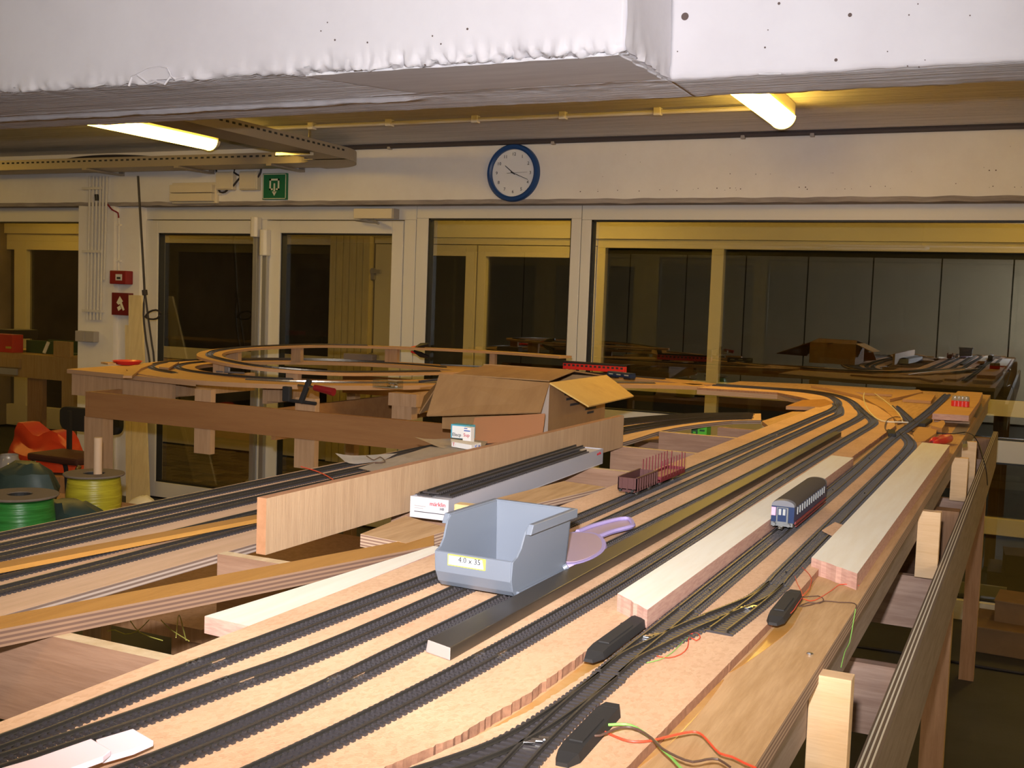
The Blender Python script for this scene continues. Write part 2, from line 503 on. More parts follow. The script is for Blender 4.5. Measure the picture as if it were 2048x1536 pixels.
# rough lip under the upper wall, coloured dark for the soffit's shade
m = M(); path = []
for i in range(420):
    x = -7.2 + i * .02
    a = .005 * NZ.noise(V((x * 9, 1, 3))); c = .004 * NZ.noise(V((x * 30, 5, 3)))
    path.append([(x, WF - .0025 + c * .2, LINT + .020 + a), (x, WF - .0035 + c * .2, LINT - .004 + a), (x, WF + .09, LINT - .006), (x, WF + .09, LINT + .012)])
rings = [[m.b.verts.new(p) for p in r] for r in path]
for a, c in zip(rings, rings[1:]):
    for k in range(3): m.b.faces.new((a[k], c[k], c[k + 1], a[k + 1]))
MT['lip'] = mat('shaded_soffit_lip', (.34, .30, .28), .9, noise=(.22, .19, .18), noise_scale=8, stretch=(.5, 4, 4), bump=.6, bump_scale=20)
struct('lintel_shade_lip', m, 'lip', wb)

m = M()
for i in range(46):
    x = random.uniform(-2.3, -.05); z_ = random.choice([1.945, 1.955, 1.95, 2.02, random.uniform(1.92, 2.15)]); q = random.uniform(.0012, .0032)
    m.cyl((x, WF - .0006, z_), (x, WF + .001, z_), q, 7)
o = struct('pit_marks', m, 'hole', wb); o['kind'] = 'stuff'
# ---- first glazed front
def glazing(root, x0, x1, z0, z1, y, gl='glass1', gask=True, dep=.05):
    if gask:
        g = M()
        for b in ((x0, x0 + .010, z0, z1), (x1 - .006, x1, z0, z1), (x0, x1, z1 - .008, z1), (x0, x1, z0, z0 + .006)):
            g.box(b[0], b[1], y + .006, y + dep, b[2], b[3])
        ob('gasket', g, 'gasket', root)
    return ob('glass_pane', M().box(x0 + .002, x1 - .002, y + dep - .004, y + dep, z0 + .002, z1 - .002), gl, root)


def members(root, name, boxes, y, mt, d=.07):
    for b in boxes:
        ob(name, M().box(b[0], b[1], y, y + d, b[2], b[3]), mt, root, bevel=.003)


d1 = struct('door_1', loc=(-4.79, FF, 0)); 
members(d1, 'door_rail', [(-5.14, -4.377, 1.72, 1.80), (-5.14, -4.377, .012, .11)], FF - .006, 'frame')
members(d1, 'door_stile', [(-5.238, -5.14, .012, 1.80), (-4.377, -4.337, .012, 1.80)], FF - .006, 'frame')
glazing(d1, -5.14, -4.377, .11, 1.72, FF)
d2 = struct('door_2', loc=(-3.79, FF, 0))
members(d2, 'door_rail', [(-4.174, -3.386, 1.726, 1.80), (-4.174, -3.386, .012, .11)], FF - .006, 'frame')
members(d2, 'door_stile', [(-4.273, -4.174, .012, 1.80), (-3.386, -3.312, .012, 1.80)], FF - .006, 'frame')
glazing(d2, -4.174, -3.386, .11, 1.726, FF)
t1 = struct('trim_1', loc=(-4.3, FF, 0))
members(t1, 'frame_head', [(-5.34, -3.23, 1.806, 1.884)], FF, 'frame')
members(t1, 'frame_post', [(-5.34, -5.242, 0, 1.806), (-4.333, -4.277, 0, 1.806), (-3.308, -3.232, 0, 1.806)], FF, 'frame')
w1 = struct('window_1', loc=(-2.7, FF, 0))
members(w1, 'frame_head', [(-3.228, -2.222, 1.815, 1.884)], FF, 'frame')
members(w1, 'frame_post', [(-3.228, -3.152, 0, 1.815), (-2.278, -2.222, 0, 1.815)], FF, 'frame')
members(w1, 'frame_rail', [(-3.152, -2.278, .71, .81), (-3.152, -2.278, 0, .06)], FF, 'frame')
glazing(w1, -3.152, -2.278, .81, 1.815, FF); glazing(w1, -3.152, -2.278, .06, .71, FF)
w2 = struct('window_2', loc=(-.5, FF, 0))
members(w2, 'frame_head', [(-2.218, 3.19, 1.808, 1.884)], FF, 'frame')
members(w2, 'frame_post', [(-2.218, -2.164, 0, 1.808), (1.4, 1.5, 0, 1.808)], FF, 'frame')
members(w2, 'frame_rail', [(-2.164, 1.4, .71, .812), (-2.164, 1.4, 0, .06)], FF, 'frame')
glazing(w2, -2.164, 1.4, .812, 1.808, FF); glazing(w2, -2.164, 1.4, .06, .71, FF)
glazing(w2, 1.5, 3.19, .06, 1.808, FF)
w3 = struct('window_3', loc=(-7.2, FF, 0))
members(w3, 'frame_head', [(-8.99, -5.735, 1.79, 1.884)], FF, 'frame')
members(w3, 'frame_post', [(-8.99, -8.8, 0, 1.79), (-5.80, -5.735, 0, 1.79)], FF + .03, 'frame', d=.04)
members(w3, 'frame_rail', [(-8.8, -5.8, 0, .06)], FF, 'frame')
glazing(w3, -8.8, -5.80, .06, 1.79, FF)

# ---- the passage outside and its second glazed front
pf = struct('floor_passage', M().box(-10, 3.2, 5.62, F2 + .1, -.12, -.025), 'seam')
pav = [mesh_of(M().box(-.107, .107, -.052, .052, 0, .025), 'paver', q) for q in ('paver', 'paver2')]
for j in range(16):
    for i in range(17):
        put('paver', pav[random.random() < .4], pf, (-7.45 + .222 * i + (.111 if j % 2 else 0), 5.70 + .117 * j, -.025 + random.uniform(-.002, .002)))
wp = struct('wall_passage', M().box(-10, 3.2, F2 - .03, F2 + .2, 1.842, CEIL), 'frame2')
def px2(p): return ay(p, 620, F2).x
w4 = struct('window_4', loc=(-1, F2, 0))
members(w4, 'frame_head', [(px2(1190), 3.19, 1.778, 1.84)], F2, 'frame2')
members(w4, 'frame_post', [(px2(1190), px2(1206), 0, 1.778), (px2(1418), px2(1442), 0, 1.778)], F2, 'frame2')
members(w4, 'frame_rail', [(px2(1206), px2(1418), .755, .855), (px2(1442), 3.19, .755, .855), (px2(1206), 3.19, 0, .105)], F2, 'frame2')
for a, c in ((px2(1206), px2(1418)), (px2(1442), 3.19)):
    glazing(w4, a, c, .855, 1.778, F2, 'glass2', False); glazing(w4, a, c, .105, .755, F2, 'glass2', False)
d3 = struct('door_3', loc=(px2(950), F2, 0))
members(d3, 'frame_head', [(px2(746), px2(1189), 1.79, 1.84)], F2, 'frame2')
members(d3, 'door_rail', [(px2(788), px2(928), 1.70, 1.785), (px2(968), px2(1150), 1.70, 1.785), (px2(788), px2(928), .01, .12), (px2(968), px2(1150), .01, .12)], F2, 'frame2')
members(d3, 'door_stile', [(px2(748), px2(788), .01, 1.785), (px2(928), px2(949), .01, 1.785), (px2(952), px2(968), .01, 1.785), (px2(1150), px2(1188), .01, 1.785)], F2, 'frame2')
glazing(d3, px2(788), px2(928), .12, 1.70, F2, 'glass2', False); glazing(d3, px2(968), px2(1150), .12, 1.70, F2, 'glass2', False)
hg = M()
for z in (1.5, .82):
    p = px2(744); hg.box(p - .03, p + .03, F2 - .03, F2, z, z + .09); hg.box(p + .0, p + .09, F2 - .045, F2 - .02, z + .05, z + .08)
ob('hinge', hg, 'grey_pl', d3)
col2 = struct('trim_2', loc=(px2(704), F2, 0))
xa, xb = px2(664), px2(744)
for i in range(6):
    a = xa + (xb - xa) * i / 6; c = xa + (xb - xa) * (i + 1) / 6
    ob('board', M().box(a + .003, c - .003, F2 - .05 - .004 * (i % 2), F2 + .05, 0, 1.842), 'board2', col2)
w5 = struct('window_5', loc=(-6.5, F2, 0))
members(w5, 'frame_head', [(-9.9, xa - .01, 1.772, 1.842)], F2, 'frame2')
P5 = [(-9.9, -9.7), (px2(28), px2(52)), (px2(292), px2(316)), (px2(505), px2(545))]
members(w5, 'frame_post', [(a, c, 0, 1.772) for a, c in P5], F2, 'frame2')
for (a0, a1), (b0, b1) in zip(P5, P5[1:] + [(xa - .012, xa)]):
    members(w5, 'frame_rail', [(a1, b0, .0, .2), (a1, b0, 1.69, 1.772) if a1 < px2(200) else (a1, b0, .755, .855)], F2, 'frame2')
    if a1 < px2(200): glazing(w5, a1, b0, .2, 1.69, F2, 'glass2', False)
    else: glazing(w5, a1, b0, .2, .755, F2, 'glass2', False); glazing(w5, a1, b0, .855, 1.772, F2, 'glass2', False)
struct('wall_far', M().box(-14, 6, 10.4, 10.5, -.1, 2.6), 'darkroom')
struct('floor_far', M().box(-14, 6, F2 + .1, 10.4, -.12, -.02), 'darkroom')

# ---- foreground concrete beam with its set back right hand stretch
ZB = 1.870
def beamstrip(xs, prof, amp, seed):
    m = M(); rings = []
    for x in xs:
        r = []
        for (y, z, k) in prof:
            n1 = NZ.noise(V((x * 11 + seed, y * 25, z * 25))); n2 = NZ.noise(V((x * 37 + seed, y * 60, z * 60)))
            e = max(0., min(1., (x + 1.75) / .35)) if seed == 0 else 0.
            q = (n1 * .6 + n2 * .5) * amp * k
            if k > .7 and y < 2.2: q += e * k * (.006 * NZ.noise(V((x * 55, y * 80, z * 80))) + .005 * NZ.noise(V((x * 120, y * 90, 3))))
            dz = 0
            if 2.465 < y < 2.50 and seed == 0: dz = -.009 * max(0., min(1., (-1.44 - x) / .06)) * (.75 + .6 * n1)
            r.append(m.b.verts.new((x, y + q, z + q * .9 + dz)))
        rings.append(r)
    for a, c in zip(rings, rings[1:]):
        for k in range(len(prof) - 1): m.b.faces.new((a[k], c[k], c[k + 1], a[k + 1]))
    m.b.faces.new(rings[-1]); m.b.faces.new(rings[0][::-1])
    m.b.normal_update()
    for f in m.b.faces:
        f.smooth = True
        f.material_index = 1 if f.normal.z < -.55 or f.normal.z > .9 else 0
    return m
bm1 = struct('ceiling_beam', loc=(-3, 2.4, ZB))
prof = [(2.13, CEIL, 0), (2.13, 2.0, 0), (2.13, 1.925, .0), (2.13, 1.908, .25), (2.13, 1.895, .8), (2.13, 1.882, 1.5), (2.132, 1.874, 1.8), (2.137, 1.870, 1.8), (2.15, 1.870, 1.2), (2.18, 1.870, .4),
        (2.25, 1.870, .15), (2.33, 1.870, .15), (2.40, 1.870, .2), (2.425, 1.870, .2), (2.43, 1.8685, .4), (2.435, 1.870, .2), (2.464, 1.870, .2), (2.469, 1.870, .5), (2.480, 1.870, .5), (2.494, 1.870, .5), (2.502, 1.870, .2), (2.55, 1.870, .12), (2.63, 1.870, .3), (2.648, 1.872, .7), (2.65, 1.88, .6), (2.65, 1.95, 0), (2.65, CEIL, 0)]
xs = [-9, -6, -4.5] + [-4.3 + .007 * i for i in range(int((4.3 - .787) / .007) + 1)] + [-.787]
me = mesh_of(beamstrip(xs, prof, .008, 0), 'beam_body', ['beam', 'rough_soffit'])
put('beam_body', me, bm1)
prof2 = [(2.43, CEIL, 0), (2.43, 2.0, 0), (2.43, 1.92, .1), (2.43, 1.885, .3), (2.431, 1.874, .6), (2.437, 1.870, .6), (2.46, 1.870, .2), (2.55, 1.870, .12), (2.63, 1.870, .4), (2.648, 1.872, .9), (2.65, 1.88, .7), (2.65, 1.95, 0), (2.65, CEIL, 0)]
xs2 = [-.787 + .012 * i for i in range(150)] + [1.4, 3.2]
put('beam_body', mesh_of(beamstrip(xs2, prof2, .009, 9), 'beam_body', ['beam', 'rough_soffit']), bm1)
# rough render round the corner of the step
m = M()
g = [[None] * 16 for _ in range(24)]
for i in range(24):
    for j in range(16):
        y = 2.135 + .29 * i / 23; z = 1.868 + .34 * (j / 15) ** 2
        k = max(0, 1 - j / 8)
        q = NZ.noise(V((y * 40, z * 40, 2))) * .012 * k + NZ.noise(V((y * 14, z * 9, 7))) * .006
        g[i][j] = m.b.verts.new((-.783 + q + .004 * k, y, z))
for i in range(23):
    for j in range(15): m.b.faces.new((g[i][j], g[i + 1][j], g[i + 1][j + 1], g[i][j + 1]))
ob('step_render', m, 'beam', bm1, smooth=True)
# smooth mortar patch on the soffit
def patch(name, poly, z, th, mt, jag=.012, seed=1):
    out = []
    for i in range(len(poly)):
        a = V(poly[i]); c = V(poly[(i + 1) % len(poly)]); n = max(2, int((c - a).length / .02))
        for k in range(n):
            p = a.lerp(c, k / n); w = NZ.noise(V((p.x * 23, p.y * 23, seed))) * jag
            out.append((p.x + w, p.y + w * .8))
    return ob(name, M().prism(out, z - th, z + .003), mt, bm1)
MT['mortar'] = mat('mortar_patch', (.70, .685, .70), .85, noise=(.63, .61, .625), noise_scale=6, stretch=(.6, 5, 1))
patch('mortar_patch', [(-1.58, 2.155, 0), (-.80, 2.15, 0), (-.79, 2.40, 0), (-1.42, 2.405, 0), (-1.47, 2.33, 0)], ZB, .004, 'mortar')
# flake of plaster round a filled hole on the left face
m = M(); pts = []
for px, py in ((262, 170), (258, 160), (268, 150), (275, 150), (290, 142), (315, 133), (332, 135), (340, 150), (348, 155), (370, 157), (372, 163), (355, 168), (330, 172), (300, 172), (285, 175)):
    pts.append(ay(px, py, 2.131))
m.extrude([(p.x, 2.131, max(p.z, ZB + .004)) for p in pts], (0, -.0045, 0))
ob('plaster_flake', m, 'beam', bm1)
m = M()
m.tube([ay(px, py, 2.126) for px, py in ((258, 172), (264, 154), (275, 150), (296, 166), (310, 162), (330, 168), (342, 152), (352, 160), (370, 157))], .0035, 5)
m.tube([ay(px, py, 2.126) for px, py in ((275, 149), (295, 138), (320, 133), (335, 136), (343, 153))], .0022, 5)
ob('plaster_crack', m, 'beam', bm1)
m = M()
for px, py, r in ((1370, 33, .0085), (1700, 30, .0042), (1672, 120, .0035), (1558, 7, .003), (1530, 95, .002), (1536, 60, .0012), (1818, 30, .0015), (1815, 132, .0014), (1838, 134, .0014), (1775, 103, .0012), (1940, 31, .0014), (1850, 120, .001), (1355, 103, .0014), (1836, 8, .0013)):
    c = ay(px, py, 2.43); m.cyl((c.x, 2.4292, c.z), (c.x, 2.4312, c.z), r, 14)
for px, py, r in ((935, 58, .0025), (882, 88, .002), (865, 72, .0018), (850, 130, .002), (735, 85, .002), (642, 62, .0016), (670, 80, .0022), (655, 45, .0015)):
    c = ay(px, py, 2.13); m.cyl((c.x, 2.1292, c.z), (c.x, 2.1312, c.z), r, 10)
ob('drill_hole', m, 'hole', bm1)

# ================================================================ LAMPS
def lamp(x, y0, y1, label, z=CEIL, group=None, name='fluorescent_lamp', glow='lampglow'):
    t = thing(name, label, 'lamp', (x, (y0 + y1) / 2, z), group)
    ob('housing', M().box(x - .05, x + .05, y0 + .02, y1 - .02, z - .055, z - .001), 'lamp_cap', t, bevel=.004)
    m = M(); n = 14; rr = [[], []]
    for e, y in enumerate((y0 + .03, y1 - .03)):
        for k in range(n + 1):
            a = math.pi * k / n
            rr[e].append(m.b.verts.new((x + .054 * math.cos(a), y, z - .055 - .05 * math.sin(a))))
    for k in range(n): m.b.faces.new((rr[0][k], rr[0][k + 1], rr[1][k + 1], rr[1][k]))
    ob('diffuser', m, glow, t, smooth=True)
    for y, s in ((y0, 1), (y1, -1)):
        m = M(); prof = []
        for k in range(n + 1):
            a = math.pi * k / n; prof.append((x + .056 * math.cos(a), z - .055 - .053 * math.sin(a)))
        a = [m.b.verts.new((p[0], y + s * .035, p[1])) for p in prof]
        c = [m.b.verts.new((x + (p[0] - x) * .8, y, z - .055 + (p[1] - z + .055) * .75)) for p in prof]
        for k in range(n): m.b.faces.new((a[k], a[k + 1], c[k + 1], c[k]))
        m.b.faces.new(c); m.b.faces.new(a)
        ob('end_cap', m, 'lamp_cap', t, smooth=True)
    return t
lamp(-4.085, 3.1, 4.78, 'lit fluorescent ceiling lamp beside the cable tray')
lamp(-1.01, 3.0, 4.70, 'lit fluorescent ceiling lamp at the end of the white ceiling conduit')
for x, y, lb in ((-4.3, -1.4, 'in the aisle behind the yard table'), (-7.4, 3.4, 'in the corner behind the chair'), (-.25, -1.25, 'behind the near end of the layout table'), (1.9, 3.4, 'right of the layout table by the big window'),
                 (1.9, -3.9, 'added next to the right wall to brighten the rear panels'), (.8, -3.9, 'added in front of the rear panels to brighten them'), (2.6, -1.6, 'added beside the right wall to brighten the rear panels')):
    lamp(x, y, y + 1.35, 'lit fluorescent ceiling lamp ' + lb, group='ceiling lamps out of view', glow='rear_fill_glow' if y < -1.5 else 'lampglow')  # rear-glow lamps are unseen, added to brighten the panels mirrored in the glass
for x, lb in ((-8.0, 'over the timber table outside'), (-3.0, 'over the double doors'), (.4, 'outside the big window')):
    lamp(x, 5.95, 7.2, 'unseen lamp added to light the paved passage ' + lb, group='added passage lamps', glow='lampglow' if x < -5 else 'passage_fill_glow')  # unseen lamps added to light the passage and its glazed front

# ================================================================ THINGS ON THE WALL AND CEILING
# wall clock
cc = V((-2.578, WF, 2.046)); R = .1525
t = thing('wall_clock', 'round white wall clock with a broad blue rim showing twenty past ten', 'clock', (cc.x, WF, cc.z - R))
m = M(); n = 64; prof = [(R, 0), (R, -.018), (R - .006, -.028), (R - .018, -.03), (R - .027, -.024), (R - .028, -.008), (.0, -.008)]
rings = [[m.b.verts.new((cc.x + r * math.cos(2 * math.pi * k / n), cc.y + y, cc.z + r * math.sin(2 * math.pi * k / n))) for k in range(n)] for r, y in prof[:-1]]
for a, c in zip(rings, rings[1:]):
    for k in range(n): m.b.faces.new((a[k], a[(k + 1) % n], c[(k + 1) % n], c[k]))
ob('rim', m, 'clock_rim', t, smooth=True)
fc = ob('clock_face', M().cyl((cc.x, cc.y - .001, cc.z), (cc.x, cc.y - .009, cc.z), R - .026, 64), 'clock_face', t)
for k in range(1, 13):
    a = math.pi / 2 - k * math.pi / 6
    text('numeral', str(k), .024, 'ink', fc, (cc.x + .099 * math.cos(a), cc.y - .0098, cc.z + .099 * math.sin(a)), FACE_CAM, .0004)
def hand(name, deg, l0, l1, w, y, mt):
    a = math.radians(90 - deg); d = V((math.cos(a), 0, math.sin(a))); s = V((-d.z, 0, d.x)) * w
    c = V((cc.x, cc.y + y, cc.z))
    p = [c - d * l0 - s, c + d * l1 - s * .5, c + d * l1 + s * .5, c - d * l0 + s]
    ob(name, M().extrude(p, (0, -.0012, 0)), mt, t)
hand('hour_hand', -51, .012, .062, .0028, -.0125, 'ink')
hand('minute_hand', 112, .014, .095, .0022, -.0145, 'ink')
hand('second_hand', 88, .035, .085, .0009, -.0165, 'ink')
ob('hub', M().cyl((cc.x, cc.y - .01, cc.z), (cc.x, cc.y - .019, cc.z), .004, 16), 'ink', t)

# exit sign
a = ay(526, 347, 5.385); b = ay(573, 399, 5.385)
t = thing('exit_sign', 'green emergency exit sign with a white doorway and arrow', 'sign', ((a.x + b.x) / 2, WF, b.z))
ob('sign_panel', M().box(a.x, b.x, 5.382, WF, b.z, a.z), 'green_sign', t, bevel=.002)
fm = M(); e = .004
for q in ((a.x + e, b.x - e, a.z - 2 * e, a.z - e), (a.x + e, b.x - e, b.z + e, b.z + 2 * e), (a.x + e, a.x + 2 * e, b.z + e, a.z - e), (b.x - 2 * e, b.x - e, b.z + e, a.z - e)):
    fm.box(q[0], q[1], 5.381, 5.3825, q[2], q[3])
ob('sign_border', fm, 'sign_white', t)
cx = (a.x + b.x) / 2; cz = (a.z + b.z) / 2; m = M(); Y0, Y1 = 5.381, 5.3825
w = .036; h0 = cz - .022; h1 = cz + .045
for q in ((cx - w, cx - w + .011, h0, h1), (cx + w - .011, cx + w, h0, h1), (cx - w, cx + w, h1 - .011, h1), (cx - w, cx - w + .024, h0, h0 + .010), (cx + w - .024, cx + w, h0, h0 + .010), (cx - .0055, cx + .0055, cz - .035, cz + .018)):
    m.box(q[0], q[1], Y0, Y1, q[2], q[3])
m.extrude([(cx - .017, Y1, cz - .030), (cx + .017, Y1, cz - .030), (cx, Y1, cz - .056)], (0, -.0015, 0))
ob('pictogram', m, 'sign_white', t)

# emergency light
a = ay(345, 366, 5.38); b = ay(434, 407, 5.38)
t = thing('emergency_light', 'cream oblong emergency light fitting with a ribbed cover on the wall', 'light fitting', ((a.x + b.x) / 2, WF, b.z))
ob('light_base', M().box(a.x, b.x, 5.375, WF, b.z, a.z), 'cream_pl', t, bevel=.006)
m = M()
for k in range(2):
    z0 = b.z + .012 + k * (a.z - b.z - .024) / 2; z1 = z0 + (a.z - b.z - .024) / 2 - .004
    m.box(a.x + .012, b.x - .012, 5.340, 5.38, z0, z1)
ob('diffuser', m, 'cream_pl', t, bevel=.004)
ob('cable_gland', M().cyl((b.x - .005, 5.388, b.z + .06), (b.x + .03, 5.388, b.z + .06), .009, 10), 'white_pl', t)
# junction boxes
for (p, q, lb) in (((436, 344), (469, 380), 'square cream junction box nearer the emergency light'), ((483, 343), (518, 380), 'square cream junction box nearer the exit sign')):
    a = ay(*p, 5.38); b = ay(*q, 5.38)
    t = thing('junction_box', lb, 'junction box', ((a.x + b.x) / 2, WF, b.z))
    ob('box_body', M().box(a.x, b.x, 5.36, WF, b.z, a.z), 'cream_pl', t, bevel=.005)
    ob('box_lid', M().box(a.x + .006, b.x - .006, 5.352, 5.362, b.z + .006, a.z - .006), 'cream_pl', t, bevel=.003)
def cable(name, pts, r, mt, label, cat='cable', step=.02, n=6, group=None):
    o = ob(name, M().tube(spline(pts, step), r, n), mt, smooth=True)
    return tag(o, label, cat, group)
Q = lambda px, py, y=5.37: ay(px, py, y)
cable('cable', [Q(432, 325), Q(433, 345), Q(441, 362), Q(436, 372), Q(440, 384), Q(450, 384), Q(455, 379)], .006, 'dark_cable', 'dark cable looping under the junction box beside the emergency light')
cable('cable', [Q(475, 322), Q(468, 345), Q(480, 352), Q(472, 365), Q(466, 372)], .006, 'dark_cable', 'dark cable dropping between the two junction boxes')
cable('cable', [Q(523, 330), Q(521, 345), Q(515, 355)], .006, 'dark_cable', 'dark cable into the side of the junction box beside the exit sign')

# cable trays (galvanised, slotted), one along the wall and one coming across the ceiling
def tray(name, label, p0, p1, zb, w, h, curve=None):
    p0 = V(p0); p1 = V(p1); L = (p1 - p0).length; d = (p1 - p0).normalized(); s = V((d.y, -d.x, 0))
    t = thing(name, label, 'cable tray', ((p0 + p1) / 2).to_tuple()[:2] + (zb,))
    def bar(o, z0, z1, th, l0=0, l1=L):
        a = p0 + d * l0 + s * (o - th / 2); b = p0 + d * l1 + s * (o - th / 2); c = s * th
        return [(a.x, a.y, z0), (b.x, b.y, z0), (b.x + c.x, b.y + c.y, z0), (a.x + c.x, a.y + c.y, z0),
                (a.x, a.y, z1), (b.x, b.y, z1), (b.x + c.x, b.y + c.y, z1), (a.x + c.x, a.y + c.y, z1)]
    ob('tray_bottom', M().hexa(bar(0, zb, zb + .002, w)), 'tray', t)
    for o in (-w / 2, w / 2):
        sd = ob('tray_side', M().hexa(bar(o, zb, zb + h, .002)), 'tray', t)
        m = M(); k = .02
        sgn = 1 if o > 0 else -1
        while k < L - .03:
            m.hexa(bar(o + sgn * .0012, zb + h * .62, zb + h * .78, .001, k, k + .022)); k += .044
        ob('slots', m, 'seam', sd)['kind'] = 'stuff'
    return t
TZ = 2.085
t = tray('cable_tray', 'slotted metal cable tray running along the back wall above the exit sign', (-8.6, 5.19, 0), (-3.75, 5.19, 0), TZ, .20, .062)
for x in (-5.35, -4.62, -3.95):
    ob('bracket', M().box(x - .018, x + .018, 5.08, 5.398, TZ - .012, TZ - .001), 'tray', t)
    ob('bracket_arm', M().box(x - .018, x + .018, 5.384, 5.398, TZ, TZ + .10), 'tray', t)
t = tray('cable_tray', 'slotted metal cable tray crossing the ceiling beside the lamp', (-3.47, 2.9, 0), (-3.47, 5.0, 0), TZ, .20, .062)
m = M(); pa = []
c0 = V((-3.75, 4.97, 0))
arc = lambda r: [(c0.x + r * math.cos(a), c0.y + r * math.sin(a)) for a in [math.pi / 2 * k / 10 for k in range(11)]]
po = arc(.38); pi_ = arc(.12)
m.prism(po + pi_[::-1], TZ, TZ + .002)
ob('tray_bend', m, 'tray', t)
for r in (.38, .12):
    m = M(); m.sweep([(x, y, TZ) for x, y in arc(r)], [(-.001, 0), (.001, 0), (.001, .062), (-.001, .062)])
    ob('tray_bend_side', m, 'tray', t)
hr = M().tube([(-3.40, 4.70, TZ - .012), (-3.40, 4.70, CEIL - .001)], .007, 8)
ob('hanger_rod', hr, 'chrome', t); ob('hanger_bar', M().box(-3.60, -3.385, 4.685, 4.715, TZ - .016, TZ - .002), 'chrome', t)
for k, (yy, r, mt) in enumerate(((5.14, .009, 'dark_cable'), (5.19, .008, 'yellow_wire'), (5.23, .009, 'dark_cable'))):
    pts = [(x, yy + .015 * math.sin(x * 5 + k), TZ + .012 + r + (.055 * max(0, math.cos((x + 5.2) * 2.2)) if k < 2 else .01)) for x in [-8.4 + .25 * i for i in range(18)]]
    cable('cable', pts, r, mt, ['black cable lying nearest the open side of the wall cable tray', 'greenish yellow cable humped up in the wall cable tray', 'black cable lying against the wall in the cable tray'][k], step=.05)

# ceiling conduit with clips, and the dark duct in the corner
y0 = az(1000, 236, 2.205).y
t = thing('ceiling_conduit', 'white plastic conduit clipped along the ceiling towards the lamp', 'conduit', (-2.4, y0, CEIL - .02))
ob('conduit_pipe', M().tube([(-4.0, y0, CEIL - .018), (-1.07, y0, CEIL - .018)], .010, 10), 'white_pl', t, smooth=True)
cm = mesh_of(M().box(-.016, .016, -.017, .017, -.033, 0), 'clip', 'white_pl', bevel=.003)
for px, py in ((632, 256), (778, 247), (945, 238), (1122, 231), (1312, 223)):
    x = az(px, py, 2.2).x; put('clip', cm, t, (x, y0, CEIL))
t = thing('cable_duct', 'dark cable run clipped under the ceiling along the top of the back wall', 'cable', (-1.6, WF - .02, CEIL - .05))
ob('duct', M().tube([(-3.70, WF - .016, CEIL - .014), (-1.3, WF - .016, CEIL - .012), (3.1, WF - .016, CEIL - .012)], .0135, 8), 'duct', t)
km = mesh_of(M().box(-.010, .010, -.028, 0, -.032, -.012), 'clip', 'grey_pl', bevel=.003)
for x in (-3.35, -2.35, -1.35, -1.02, -.1): put('clip', km, t, (x, WF, CEIL))
cable('cable', [(-3.70, 5.37, CEIL - .02), (-3.80, 5.36, CEIL - .03), (-3.86, 5.30, TZ + .07), (-3.86, 5.24, TZ + .02)], .006, 'dark_cable', 'thin dark cable bridging from the ceiling duct into the tray')

# conduits down the pillar with saddles and switches
t = thing('conduit_bundle', 'row of slim white conduits running down the pillar to the grey switches', 'conduit', (-5.58, WF, 1.05))
for k, px in enumerate((176, 183, 190, 197, 203, 210)):
    top = ay(px + 4, 352, WF - .02); bot = ay(px - 2, 640 if k < 5 else 560, WF - .02)
    ob('conduit_pipe', M().tube([top, bot], .0075, 8), 'conduit_grey', t, smooth=True)
for py in (378, 503, 621):
    a = ay(171, py, WF); b = ay(209, py, WF)
    ob('saddle_bar', M().box(a.x, b.x, WF - .032, WF - .001, a.z - .008, a.z + .008), 'conduit_grey', t)
a = ay(160, 661, WF); b = ay(190, 684, WF)
ob('switch', M().box(a.x + .003, a.x + .085, WF - .045, WF, b.z, a.z), 'grey_pl', t, bevel=.004)
ob('switch', M().box(a.x + .088, a.x + .170, WF - .045, WF, b.z, a.z), 'grey_pl', t, bevel=.004)
ob('plug', M().cyl(ay(193, 389, WF - .03), ay(194, 401, WF - .03), .013, 12), 'black', t)
cable('cable', [ay(212, 405, WF - .012), ay(225, 420, WF - .01), ay(236, 426, WF + .02), ay(237, 440, WF + .03)], .005, 'red_pl', 'short dark red cable from the conduits to the fire alarm pipe')
t = thing('alarm_conduit', 'single white pipe dropping to the red fire alarm box', 'conduit', (-5.37, WF + .03, 1.47))
ob('conduit_pipe', M().tube([ay(238, 436, WF + .03), ay(237, 541, WF + .03)], .008, 8), 'white_pl', t, smooth=True)
for py in (450, 522): a = ay(238, py, WF + .03); ob('clip', M().box(a.x - .016, a.x + .016, WF + .018, WF + .04, a.z - .007, a.z + .007), 'white_pl', t)
a = ay(226, 541, WF); b = ay(257, 569, WF)
t = thing('fire_alarm_box', 'small red fire alarm call point with a white plate on the pillar', 'fire alarm', ((a.x + b.x) / 2, WF, b.z))
ob('alarm_case', M().box(a.x, b.x, WF - .03, WF + .04, b.z, a.z), 'red_pl', t, bevel=.006)
ob('press_plate', M().box(a.x + .055, a.x + .108, WF - .033, WF - .028, b.z + .024, b.z + .064), 'label_w', t)
ob('print', M().box(a.x + .066, a.x + .097, WF - .034, WF - .0328, b.z + .032, b.z + .046), 'ink', t)
a = ay(225, 585, WF); b = ay(257, 631, WF)
t = thing('fire_sign', 'dark red square fire equipment sign under the alarm box', 'sign', ((a.x + b.x) / 2, WF, b.z))
ob('sign_panel', M().box(a.x, b.x, WF - .006, WF + .04, b.z, a.z), 'red_sign', t)
w = b.x - a.x; h = a.z - b.z; m = M()
m.extrude([(a.x + w * x, WF - .006, b.z + h * z) for x, z in ((.30, .55), (.50, .85), (.70, .62), (.62, .58), (.80, .25), (.70, .2), (.52, .5), (.42, .46))], (0, -.0012, 0))
m.extrude([(a.x + w * x, WF - .006, b.z + h * z) for x, z in ((.34, .34), (.52, .44), (.60, .28), (.42, .18))], (0, -.0012, 0))
ob('pictogram', m, 'sign_white', t)

